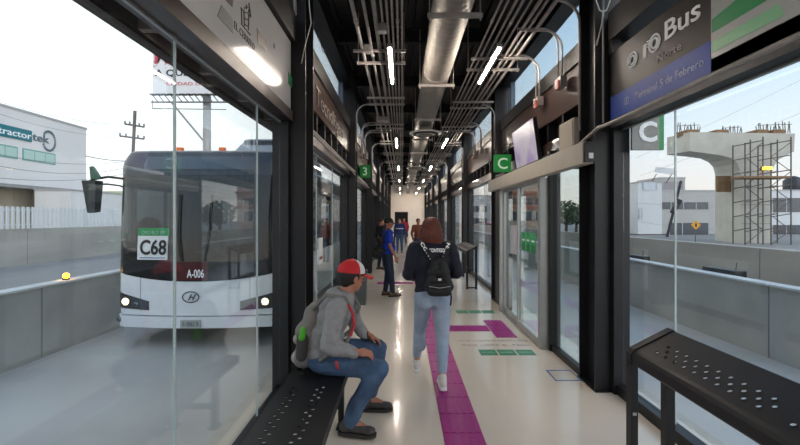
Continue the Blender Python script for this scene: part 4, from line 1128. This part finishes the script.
MB().tube([(BX+HW-.06, 7.0, 2.2), (BX+HW+.1, 6.8, 2.28), (BX+HW+.22, 6.75, 2.2)], .018, 6).build('arm', black, mi2, True)
MB().box(BX+HW+.12, BX+HW+.30, 6.70, 6.82, 1.82, 2.2).build('housing', mat('mirror_black'), mi2, bevel=.025)

# ------------------------------------------------------------ people
def remesh(name, prims, m, parent, voxel=.012, smooth=3, wrinkle=0, **kw):
    """prims: ('c', p0, p1, r0, r1) tapered capsule | ('e', centre, (rx,ry,rz), rotation matrix or None): fused into one surface"""
    bm = bmesh.new(); off = wloc(parent)
    for pr in prims:
        if pr[0] == 'c':
            p0, p1, r0, r1 = Vector(pr[1]), Vector(pr[2]), pr[3], pr[4]
            d = p1-p0; L = max(d.length, 1e-4); q = Vector((0, 0, 1)).rotation_difference(d.normalized())
            rings = [(-r0*math.cos(a), r0*math.sin(a)) for a in (R(8), R(30), R(60))] + [(0, r0), (L, r1)] + [(L+r1*math.cos(a), r1*math.sin(a)) for a in (R(60), R(30), R(8))]
            N = 14; vs = []
            for h, r in rings:
                vs.append([bm.verts.new(p0-off+q @ Vector((r*math.cos(2*math.pi*k/N), r*math.sin(2*math.pi*k/N), h))) for k in range(N)])
            for i in range(len(vs)-1):
                for k in range(N): bm.faces.new((vs[i][k], vs[i][(k+1) % N], vs[i+1][(k+1) % N], vs[i+1][k]))
            bm.faces.new(vs[0][::-1]); bm.faces.new(vs[-1])
        else:
            c, (a, b_, c3) = Vector(pr[1]), pr[2]; rot = pr[3].to_4x4() if len(pr) > 3 and pr[3] else Matrix.Identity(4)
            bmesh.ops.create_uvsphere(bm, u_segments=20, v_segments=14, radius=1, matrix=Matrix.Translation(c-off) @ rot @ Matrix.Diagonal((a, b_, c3, 1)))
    me = bpy.data.meshes.new(name); bm.to_mesh(me); bm.free()
    o = bpy.data.objects.new(name, me); COL.objects.link(o)
    md = o.modifiers.new('r', 'REMESH'); md.mode = 'VOXEL'; md.voxel_size = voxel
    md = o.modifiers.new('s', 'SMOOTH'); md.iterations = smooth; md.factor = .6
    if wrinkle:
        tx = bpy.data.textures.new('folds', 'CLOUDS'); tx.noise_scale = .07; tx.noise_depth = 1
        md = o.modifiers.new('d', 'DISPLACE'); md.texture = tx; md.strength = wrinkle; md.mid_level = .5; md.texture_coords = 'LOCAL'
    bpy.context.view_layer.update()
    me2 = bpy.data.meshes.new_from_object(o.evaluated_get(bpy.context.evaluated_depsgraph_get()))
    o.modifiers.clear(); o.data = me2; bpy.data.meshes.remove(me); me2.name = name
    me2.materials.clear(); me2.materials.append(m)
    for p in me2.polygons: p.use_smooth = True
    o.parent = parent; tag(o, **kw)
    return o
def V(*a): return Vector(a)
def basis(f, up=Vector((0, 0, 1))):
    f = f.normalized(); s = f.cross(up).normalized(); u = s.cross(f).normalized()
    return Matrix((s, f, u)).transposed()     # local x = right side, y = facing, z = up
def head_prims(c, B, k=1.0):
    P = lambda x, y, z: c+B @ Vector((x, y, z))*k
    return [('e', P(0, -.01, .03), (.075*k, .095*k, .088*k), B), ('e', P(0, .022, -.04), (.056*k, .066*k, .070*k), B), ('c', P(0, .055, -.085), P(0, .045, -.075), .026*k, .03*k),
            ('c', P(0, .088, .012), P(0, .106, -.022), .010*k, .014*k), ('e', P(.076, -.008, -.012), (.012*k, .02*k, .032*k), B), ('e', P(-.076, -.008, -.012), (.012*k, .02*k, .032*k), B),
            ('c', P(-.018, .086, -.052), P(.018, .086, -.052), .010*k, .010*k), ('c', P(.03, .078, .026), P(.045, .07, .024), .012*k, .010*k), ('c', P(-.03, .078, .026), P(-.045, .07, .024), .012*k, .010*k)]
def eyes(c, B, parent, k=1.0):
    ew_ = mat('eye_white', '#d8d2cc', .3); ed = mat('eye_dark', '#1c1210', .3); lp_ = mat('lips', '#8d4f44', .5)
    for s in (-1, 1):
        p = c+B @ Vector((s*.031, .082, .008))*k
        b = MB(); b.lathe(p, [(.002, -.010), (.010, -.006), (.0125, 0), (.010, .006), (.002, .010)], 10); b.build('eye', ew_, parent, True)
        p2 = p+B @ Vector((0, .009, 0))*k; MB().lathe(p2, [(.002, -.005), (.006, 0), (.002, .005)], 8).build('iris', ed, parent, True)
        q = [c+B @ Vector((s*(.018+.008*i), .094-.004*i, .026+.004*math.sin(i)))*k for i in range(4)]; MB().tube(q, .0035, 5).build('eyebrow', ed, parent)
    MB().tube([c+B @ Vector((x, .096-abs(x)*.2, -.052))*k for x in (-.022, -.01, 0, .01, .022)], .0045, 6).build('lips', lp_, parent, True)
def hand_prims(w, d, n, curl=.35, side=1):
    """w wrist, d direction of the hand, n back-of-hand normal"""
    d = d.normalized(); n = (n-d*n.dot(d)).normalized(); s = d.cross(n)*side
    out_ = [('e', w+d*.045, (.038, .045, .015), Matrix((s, d, n)).transposed()), ('c', w, w+d*.03, .026, .026)]
    for k, (o_, L) in enumerate(((-.030, .066), (-.010, .076), (.011, .070), (.030, .054))):
        a = w+d*.083+s*o_; m1 = a+(d*math.cos(curl)-n*math.sin(curl))*L*.5; m2 = m1+(d*math.cos(curl*2.4)-n*math.sin(curl*2.4))*L*.5
        out_ += [('c', a, m1, .0088, .0082), ('c', m1, m2, .0082, .0068)]
    t0_ = w+d*.025-s*.032; t1_ = t0_+(d*.7-s*.6-n*.3).normalized()*.035; t2 = t1_+(d*.95-s*.15-n*.3).normalized()*.03
    out_ += [('c', t0_, t1_, .012, .010), ('c', t1_, t2, .010, .008)]
    return out_
skin = mat('skin_tan', '#a8705a', .55, noise=.05); skin2 = mat('skin_light', '#c08a72', .55, noise=.05)

# --- seated man in cap and grey hoodie
denim = mat('denim_blue', '#2b405c', .8, col2='#4a6486', nscale=7, bump=.3, bscale=120)
denim2 = mat('denim_pale', '#8a9bb4', .8, col2='#a9b7ca', nscale=5, bump=.25, bscale=120)
denim3 = mat('denim_dark', '#1f2c42', .8, noise=.15)
hoodm = mat('grey_marl', '#8d8c8e', .9, noise=.10, nscale=30, bump=.3, bscale=90)
sm = empty('person', (-.55, 3.12, 0), 'seated man in red and white cap, grey hoodie and jeans on the bench', 'person')
pel, bel, che, nk = V(-.62, 3.12, .55), V(-.60, 3.12, .70), V(-.53, 3.12, .88), V(-.435, 3.125, 1.04)
shR, shL = V(-.475, 2.94, .965), V(-.465, 3.30, .965)
elR, elL = V(-.52, 2.875, .70), V(-.40, 3.38, .74)
wrR, wrL = V(-.33, 2.93, .635), V(-.28, 3.30, .655)
hR, hL = V(-.60, 3.02, .545), V(-.60, 3.22, .545)
kR, kL = V(-.17, 2.97, .50), V(-.20, 3.33, .535)
aR, aL = V(-.385, 2.965, .12), V(-.275, 3.36, .11)
hc = V(-.395, 3.14, 1.155); HB = basis(V(.78, .62, -.12))
body = head_prims(hc, HB) + [('c', nk, hc-V(.02, 0, .05), .058, .055), ('e', che, (.105, .165, .17)), ('e', bel, (.11, .15, .14)), ('e', pel, (.13, .165, .11)),
    ('c', shR, elR, .048, .040), ('c', elR, wrR, .038, .027), ('c', shL, elL, .048, .040), ('c', elL, wrL, .038, .027),
    ('c', hR, kR, .075, .055), ('c', kR, aR, .05, .036), ('c', hL, kL, .075, .055), ('c', kL, aL, .05, .036), ('c', aR, aR+V(.1, -.01, -.05), .03, .03), ('c', aL, aL+V(.1, 0, -.05), .03, .03)]
body += hand_prims(wrL, V(.9, .0, -.42), V(.35, .1, .9), .45, -1) + hand_prims(wrR, V(.9, .1, -.1), V(0, -.4, .9), .5, 1)
remesh('body', body, skin, sm, .008, 2); eyes(hc, HB, sm)
hd = [('e', che, (.135, .19, .20), Matrix.Rotation(R(20), 3, 'Y')), ('e', bel, (.15, .185, .17)), ('e', V(-.61, 3.12, .60), (.155, .19, .10)), ('c', V(-.46, 3.03, .98), V(-.46, 3.22, .98), .085, .085),
      ('c', shR, elR, .078, .066), ('c', elR, wrR-V(.03, 0, 0), .064, .048), ('c', shL, elL, .078, .064), ('c', elL, wrL-V(.03, 0, 0), .062, .044),
      ('c', V(-.50, 3.05, 1.035), V(-.50, 3.20, 1.035), .052, .052), ('c', V(-.50, 3.05, 1.035), V(-.40, 3.04, 1.02), .042, .03), ('c', V(-.50, 3.20, 1.035), V(-.40, 3.21, 1.02), .042, .03), ('e', V(-.54, 3.125, 1.0), (.07, .12, .075))]
remesh('hoodie', hd, hoodm, sm, .012, 3, .022)
remesh('jeans', [('e', V(-.615, 3.12, .545), (.145, .19, .095)), ('c', hR, kR, .102, .078), ('c', kR, aR+V(.03, 0, .08), .076, .062), ('c', aR+V(.03, 0, .08), aR+V(.01, 0, -.0), .062, .060),
                 ('c', hL, kL, .102, .078), ('c', kL, aL+V(.02, 0, .05), .076, .058)], denim, sm, .011, 3, .018)
shoem = mat('shoe_grey', '#3e3b3a', .7, noise=.1); solem = mat('shoe_sole', '#2a2625', .7)
def shoe(a, d, parent, m=shoem, sm_=solem, k=1.0):
    d = V(d[0], d[1], 0).normalized(); g = V(a.x, a.y, 0); s = V(-d.y, d.x, 0)
    B_ = Matrix((s, d, V(0, 0, 1))).transposed()
    z = a.z-.105*k
    z = max(z, 0)
    P = lambda y, x, h: g+d*y*k+s*x*k+V(0, 0, z+h*k)
    remesh('shoe', [('e', P(-.03, 0, .06), (.042*k, .055*k, .048*k), B_), ('e', P(.06, 0, .052), (.042*k, .08*k, .036*k), B_), ('e', P(.14, 0, .042), (.044*k, .055*k, .028*k), B_), ('c', P(-.015, 0, .06), P(-.01, 0, .11), .04*k, .042*k)], m, parent, .008, 3)
    pts = []
    for yy, ww in ((-.09, .018), (-.075, .036), (-.02, .041), (.06, .042), (.13, .047), (.175, .038), (.198, .018)): pts.append((yy, ww))
    poly = [P(yy, ww, .0) for yy, ww in pts] + [P(yy, -ww, .0) for yy, ww in reversed(pts)]
    MB().prism(poly, (0, 0, .026*k)).build('sole', sm_, parent, bevel=.003)
    for q in range(3): MB().tube([P(.045+.022*q, -.022, .082-.006*q), P(.045+.022*q, .022, .082-.006*q)], .0035, 5).build('lace', white, parent)
shoe(aR, (.97, -.15), sm); shoe(aL, (1, .0), sm)
# cap
def cap(c, B, parent, m1, m2, k=1.0):
    b = MB(); b2 = MB()
    for part, bb_, lo, hi in (('red', b, 60, 330), ('front', b2, -30, 60)):
        pass
    rows_, N = 7, 28
    def pt(i, j, e_=0):
        th = (math.pi/2)*i/rows_; ph = 2*math.pi*j/N
        return c+B @ Vector(((.088+e_)*math.sin(th)*math.cos(ph), -.008+(.108+e_)*math.sin(th)*math.sin(ph), .035+(.098+e_)*math.cos(th)))*k
    for i in range(rows_):
        for j in range(N):
            front = (j+.5)/N*360; tgt = b2 if 14 < front < 166 else b
            if i == 0: f = [pt(0, 0), pt(1, j), pt(1, j+1)]
            else: f = [pt(i, j), pt(i+1, j), pt(i+1, j+1), pt(i, j+1)]
            o_ = [p for p in f]; inn = [c+(p-c)*.95 for p in f]; n_ = len(f)
            tgt.add(o_+inn, [tuple(range(n_)), tuple(range(2*n_-1, n_-1, -1))])
    e = empty('cap', c, parent=parent)
    b.build('crown', m1, e, True, weld=True, label='cloth crown'); b2.build('front_panel', m2, e, True, weld=True, label='front panel of the cap')
    br_ = MB(); top = []; bot = []
    for q in range(9):
        a = R(-72+18*q); x = math.sin(a)
        inner = c+B @ Vector((.086*x, -.008+.104*math.cos(a), .03))*k; outer = c+B @ Vector((.082*x, .075+.105*math.cos(a*.9), .018-.02*x*x))*k
        top.append((inner, outer))
    for q in range(8):
        (a1, o1), (a2_, o2) = top[q], top[q+1]; t_ = B @ Vector((0, 0, -.006))
        br_.hexa([a1+t_, o1+t_, o2+t_, a2_+t_, a1, o1, o2, a2_])
    br_.build('brim', m1, e, True)
    MB().lathe(c+B @ Vector((0, -.008, .132))*k, [(.010, 0), (.007, .006)], 8).build('button', m1, e)
cap(hc, HB, sm, mat('cap_red', '#c01722', .7), mat('cap_white', '#d9d4d4', .7), 1.07)
hairm = mat('hair_dark', '#1b1412', .7)
remesh('hair', [('e', hc+HB @ V(0, -.025, .02), (.084, .092, .085), HB), ('e', hc+HB @ V(0, -.055, -.03), (.062, .045, .05), HB)], hairm, sm, .01, 2)
# wrist band, drawstrings and red trim
MB().tube([wrL+V(-.005, .026*math.cos(a), .026*math.sin(a)) for a in [2*math.pi*i/14 for i in range(14)]], .008, 6, closed=True).build('wrist_band', black, sm)
redtrim = mat('red_trim', '#b8323a', .7)
MB().tube([V(-.405, 2.955, 1.00), V(-.362, 2.93, .92), V(-.350, 2.93, .84), V(-.375, 2.915, .76)], .012, 6).build('red_trim', redtrim, sm)
MB().tube([V(-.47, 2.85, .60), V(-.462, 2.845, .57), V(-.46, 2.86, .545)], .012, 6).build('red_tag', redtrim, sm)
# backpack worn by him
bp_ = empty('backpack', (-.75, 3.12, .46), 'grey backpack with green bottle pocket on the back of the seated man', 'backpack')
packm = mat('pack_grey', '#77736f', .85, noise=.08, nscale=12, bump=.2); packd = mat('pack_dark', '#3f3c3c', .85)
remesh('bag', [('c', V(-.745, 3.03, .56), V(-.745, 3.21, .56), .078, .078), ('c', V(-.725, 3.03, .76), V(-.725, 3.21, .76), .085, .085), ('c', V(-.68, 3.04, .90), V(-.68, 3.20, .90), .06, .06), ('c', V(-.745, 3.03, .56), V(-.68, 3.04, .9), .078, .06), ('c', V(-.745, 3.21, .56), V(-.68, 3.20, .9), .078, .06)], packm, bp_, .012, 3, .01)
remesh('front_pocket', [('c', V(-.795, 3.04, .56), V(-.795, 3.20, .56), .05, .05), ('c', V(-.785, 3.04, .70), V(-.785, 3.20, .70), .045, .045)], mat('pack_pale', '#9a938b', .85), bp_, .012, 3)
remesh('side_pocket', [('c', V(-.745, 2.965, .60), V(-.735, 2.965, .74), .045, .045)], packd, bp_, .01, 2)
remesh('green_item', [('c', V(-.735, 2.94, .74), V(-.728, 2.94, .80), .028, .022)], mat('bright_green', '#49a31d', .5), bp_, .008, 2)
for yy in (2.965, 3.27): MB().tube([V(-.66, yy+.01, .94), V(-.56, yy-.02, 1.055), V(-.42, yy-.01, 1.03), V(-.345, yy-.01, .90), V(-.40, yy-.03, .72), V(-.60, yy-.06, .58)], .016, 6).build('strap', packm, bp_, True)

# --- walking woman
wm_ = empty('person', (.31, 3.95, 0), 'woman walking away with auburn hair, navy jacket and pale jeans', 'person')
ws = 1.0
hipL, hipR = V(.215, 3.95, .84), V(.385, 3.93, .84)
knL, knR = V(.185, 4.13, .47), V(.395, 3.93, .46)
anL, anR = V(.155, 4.27, .10), V(.385, 3.78, .115)
sL, sR = V(.12, 3.97, 1.32), V(.48, 3.97, 1.32)
eL, eR = V(.065, 3.98, 1.06), V(.545, 3.97, 1.08)
wL, wR = V(.17, 4.17, 1.00), V(.46, 4.17, 1.03)
whc = V(.295, 4.03, 1.50); WB = basis(V(-.35, .93, -.08))
bd = head_prims(whc, WB, .96) + [('c', V(.30, 3.99, 1.36), whc-V(0, 0, .05), .052, .05), ('e', V(.30, 3.98, 1.22), (.15, .10, .17)), ('e', V(.30, 3.97, 1.03), (.125, .09, .14)), ('e', V(.30, 3.95, .88), (.165, .115, .12)),
   ('c', sL, eL, .042, .036), ('c', eL, wL, .034, .025), ('c', sR, eR, .042, .036), ('c', eR, wR, .034, .025), ('c', hipL, knL, .08, .052), ('c', knL, anL, .05, .034), ('c', hipR, knR, .08, .052), ('c', knR, anR, .05, .034),
   ('c', anL, anL+V(0, .1, -.05), .03, .028), ('c', anR, anR+V(0, .1, -.05), .03, .028)]
bd += hand_prims(wL, V(.35, .8, .15), V(-.5, 0, .8), .5, -1)+hand_prims(wR, V(-.35, .8, .15), V(.5, 0, .8), .5, 1)
remesh('body', bd, skin2, wm_, .009, 2); eyes(whc, WB, wm_, .96)
navy = mat('navy_jacket', '#171a2b', .8, noise=.12, nscale=8)
remesh('jacket', [('e', V(.30, 3.98, 1.20), (.185, .125, .21)), ('e', V(.30, 3.97, 1.0), (.175, .13, .17)), ('e', V(.305, 3.96, .90), (.185, .135, .10)), ('c', V(.16, 3.98, 1.32), V(.44, 3.98, 1.32), .07, .07), ('c', V(.23, 3.98, 1.38), V(.37, 3.98, 1.38), .045, .045),
   ('c', sL, eL, .070, .064), ('c', eL, wL, .062, .046), ('c', sR, eR, .070, .064), ('c', eR, wR, .062, .046)], navy, wm_, .012, 3, .02)
remesh('jeans', [('e', V(.30, 3.945, .86), (.182, .13, .12)), ('e', V(.22, 3.90, .82), (.09, .09, .10)), ('e', V(.385, 3.89, .82), (.09, .09, .10)), ('c', hipL, knL, .098, .066), ('c', knL, anL+V(0, -.02, .07), .066, .046), ('c', knL+V(0, -.02, -.10), knL+V(0, -.03, -.16), .064, .06),
   ('c', hipR, knR, .10, .068), ('c', knR, anR+V(0, .02, .06), .068, .046), ('c', knR+V(0, -.03, -.10), knR+V(0, -.03, -.16), .066, .062)], denim2, wm_, .011, 3, .010)
whs = mat('white_shoe', '#d6d0cb', .5)
shoe(anL, (0, 1), wm_, whs, white, .92); shoe(anR, (0, 1), wm_, whs, white, .92)
auburn = mat('auburn_hair', '#4c1c0e', .5, col2='#742f17', nscale=26, bump=.6, bscale=60, stretch=(6, 6, .8))
remesh('hair', [('e', whc+V(.0, -.015, .035), (.098, .11, .098)), ('e', whc+V(.005, -.055, -.06), (.108, .075, .13)), ('e', whc+V(.01, -.055, -.14), (.118, .062, .12)), ('c', whc+V(.09, .0, 0), whc+V(.115, .0, -.17), .028, .026), ('c', whc+V(-.09, -.02, 0), whc+V(-.10, -.02, -.15), .025, .022)], auburn, wm_, .009, 2, .008)
# face mask edge
MB().tube([whc+WB @ V(x, .095-.35*abs(x), -.04) for x in (-.06, -.03, 0, .03, .06)], .022, 8).build('face_mask', mat('mask_pale', '#b8bcc6', .7), wm_, True)
# backpack
wb_ = empty('backpack', (.36, 3.8, .86), 'small black backpack with white lettered straps on the walking woman', 'backpack')
pb = mat('pack_black', '#111114', .65, noise=.1)
remesh('bag', [('c', V(.27, 3.80, .97), V(.43, 3.80, .97), .062, .062), ('c', V(.29, 3.81, 1.10), V(.41, 3.81, 1.10), .055, .055), ('c', V(.32, 3.82, 1.20), V(.38, 3.82, 1.20), .04, .04), ('c', V(.27, 3.80, .97), V(.32, 3.82, 1.20), .06, .04), ('c', V(.43, 3.80, .97), V(.38, 3.82, 1.20), .06, .04)], pb, wb_, .010, 2, .008)
remesh('front_pocket', [('c', V(.28, 3.745, .93), V(.42, 3.745, .93), .045, .045), ('c', V(.28, 3.75, .99), V(.42, 3.75, .99), .036, .036)], pb, wb_, .010, 2)
MB().tube([V(.25, 3.715, .985), V(.35, 3.70, .972), V(.45, 3.715, .985)], .004, 5).build('zip', alu, wb_)
MB().box(.335, .365, 3.70, 3.706, 1.04, 1.06).build('white_logo', white, wb_)
MB().tube([V(.45, 3.76, .97), V(.462, 3.75, .88), V(.455, 3.75, .80)], .008, 5).build('hanging_strap', pb, wb_)
def ribbon(name, pts, wdt, m, nrm_, parent, th=.005):
    b = MB(); pts = [Vector(p) for p in pts]; nn = Vector(nrm_)
    for i in range(len(pts)-1):
        d = (pts[i+1]-pts[i]).normalized(); s = d.cross(nn).normalized()*wdt/2; t_ = nn.normalized()*th
        a, c = pts[i], pts[i+1]; b.hexa([a-s, c-s, c+s, a+s, a-s+t_, c-s+t_, c+s+t_, a+s+t_])
    return b.build(name, m, parent)
for s, tx in ((-1, 'CONTIN'), (1, 'CONTIN')):
    xa = .33+s*.125 if s > 0 else .205
    top_ = V(xa-.02 if s < 0 else xa, 3.875, 1.385); mid = V(.35+s*.075, 3.835, 1.27); low = V(.35+s*.02, 3.825, 1.15)
    st_ = ribbon('shoulder_strap', [top_+V(0, .05, .01), top_, mid, low], .042, pb, (0, -1, 0), wb_)
    d = (low-top_) if s < 0 else (top_-low)
    org = top_ if s < 0 else low
    up_ = V(0, -1, 0).cross(d).normalized()*-1
    zx = d.normalized(); yu = V(0, -1, 0).cross(zx)
    text('strap_lettering', tx, white2, st_, org+V(0, -.011, 0)-yu*.014, zx, yu, .030, .002, width=d.length*.96, bold=.03)
text('jacket_lettering', 'CONTIGO', white2, wm_, (.335, 3.846, 1.292), (1, 0, 0), (0, 0, 1), .035, .002, width=.15, align='CENTER', bold=.03)

# --- generic standing figure
def standing(x, y, ang, h, lab, shirt, pants, skinm, hair=hairm, capm=None, facing=None, pack=None, short=False, vox=.016, stride=0.06):
    e = empty('person', (x, y, 0), lab, 'person'); k = h/1.70
    Rm = Matrix.Rotation(ang, 3, 'Z'); O = V(x, y, 0)
    P = lambda a, b_, c: O+Rm @ V(a*k, b_*k, c*k)
    c = P(0, .03, 1.58); B = basis(Rm @ V(0, 1, -.05))
    ank = [P(-.11, -.02, .09), P(.11, .02+stride, .09)]; kn = [P(-.10, .03, .48), P(.10, .05, .48)]; hp_ = [P(-.09, 0, .88), P(.09, 0, .88)]
    sh_ = [P(-.19, 0, 1.39), P(.19, 0, 1.39)]; eb = [P(-.26, -.02, 1.11), P(.26, -.02, 1.11)]; wr = [P(-.25, .10, .88), P(.25, .10, .88)]
    pr = head_prims(c, B, k)+[('c', P(0, 0, 1.42), c-V(0, 0, .05), .055*k, .052*k), ('e', P(0, 0, 1.24), (.15*k, .10*k, .19*k), Rm), ('e', P(0, 0, 1.02), (.14*k, .10*k, .14*k), Rm), ('e', P(0, 0, .90), (.15*k, .11*k, .11*k), Rm)]
    sp = [('e', P(0, .0, 1.25), (.185*k, .125*k, .2*k), Rm), ('e', P(0, .03, 1.05), (.175*k, .15*k, .17*k), Rm), ('e', P(0, .0, .95), (.17*k, .13*k, .10*k), Rm), ('c', sh_[0], sh_[1], .07*k, .07*k)]
    pp = [('e', P(0, 0, .90), (.165*k, .12*k, .12*k), Rm)]
    for i in (0, 1):
        pr += [('c', sh_[i], eb[i], .045*k, .038*k), ('c', eb[i], wr[i], .036*k, .026*k), ('c', hp_[i], kn[i], .075*k, .052*k), ('c', kn[i], ank[i], .05*k, .036*k)]
        pr += hand_prims(wr[i], Rm @ V(0, .3, -.95), Rm @ V((-1, 1)[i], 0, 0), .3, 1)
        sp.append(('c', sh_[i], sh_[i].lerp(eb[i], .72 if short else 1), .068*k, .058*k))
        if not short: sp.append(('c', eb[i], wr[i], .056*k, .042*k))
        pp += [('c', hp_[i], kn[i], .095*k, .072*k), ('c', kn[i], ank[i]+V(0, 0, .02), .070*k, .056*k)]
    remesh('body', pr, skinm, e, .010 if y < 10 else .014, 2); 
    if y < 10: eyes(c, B, e, k)
    remesh('shirt', sp, shirt, e, vox, 3, .012); remesh('trousers', pp, pants, e, vox, 3, .010)
    f = Rm @ V(0, 1, 0)
    for i in (0, 1): shoe(V(ank[i].x, ank[i].y, .09), (f.x, f.y), e, mat('brown_shoe', '#6b5546', .7), solem, k)
    remesh('hair', [('e', c+B @ V(0, -.02, .045)*k, (.083*k, .095*k, .082*k), B)], hair, e, .012, 2)
    if capm: cap(c, B, e, capm, capm, k)
    return e, P, Rm, k
e, P, Rm, k = standing(-.30, 8.32, R(-72), 1.62, 'man in bright blue polo shirt and dark jeans standing by the left wall', mat('royal_blue', '#1238a8', .75, noise=.1), denim3, skin, capm=mat('dark_cap', '#26221f', .7), short=True)
pk_ = empty('backpack', (-.5, 8.3, 1.0), 'dark backpack worn by the man in the blue polo', 'backpack')
remesh('bag', [('c', P(-.08, -.19, 1.00), P(.08, -.19, 1.00), .09, .09), ('c', P(-.08, -.18, 1.22), P(.08, -.18, 1.22), .08, .08)], mat('pack_brown', '#231c1c', .8), pk_, .014, 3)
for s in (-1, 1): MB().tube([P(s*.12, -.14, 1.28), P(s*.13, -.02, 1.475), P(s*.13, .12, 1.36), P(s*.15, .10, 1.1), P(s*.14, -.12, .98)], .016, 6).build('strap', black, pk_)
e, P, Rm, k = standing(-.11, 18.8, R(180), 1.60, 'distant person in navy shirt with a pale stripe, jeans, by the far doorway', mat('navy_shirt', '#1c2a5c', .8), mat('denim_mid', '#31486b', .8), skin, stride=.12)
b = MB(); b.lathe(P(0, .02, 1.17), [(.19*k, 0), (.19*k, .05)], 20); b.build('stripe', mat('stripe_pale', '#aab2c8', .8), e, True)
MB().tube([P(x, .115-.5*abs(x), 1.53) for x in (-.04, 0, .04)], .03, 6).build('face_mask', mat('mask_pale'), e)
standing(.14, 24.5, R(170), 1.62, 'distant person in red top in front of the dark end doorway', mat('red_top', '#a8232c', .8), denim3, skin, vox=.02)
standing(.60, 15.0, R(200), 1.60, 'person in rust-coloured top mostly hidden behind the walking woman', mat('rust_top', '#6e3a2c', .8), denim3, skin, vox=.02)
standing(-.95+.28, 12.6, R(-60), 1.62, 'person in dark clothes standing beyond the waste bin at the left wall', mat('dark_top', '#1d1f2a', .8), denim3, skin, vox=.02)
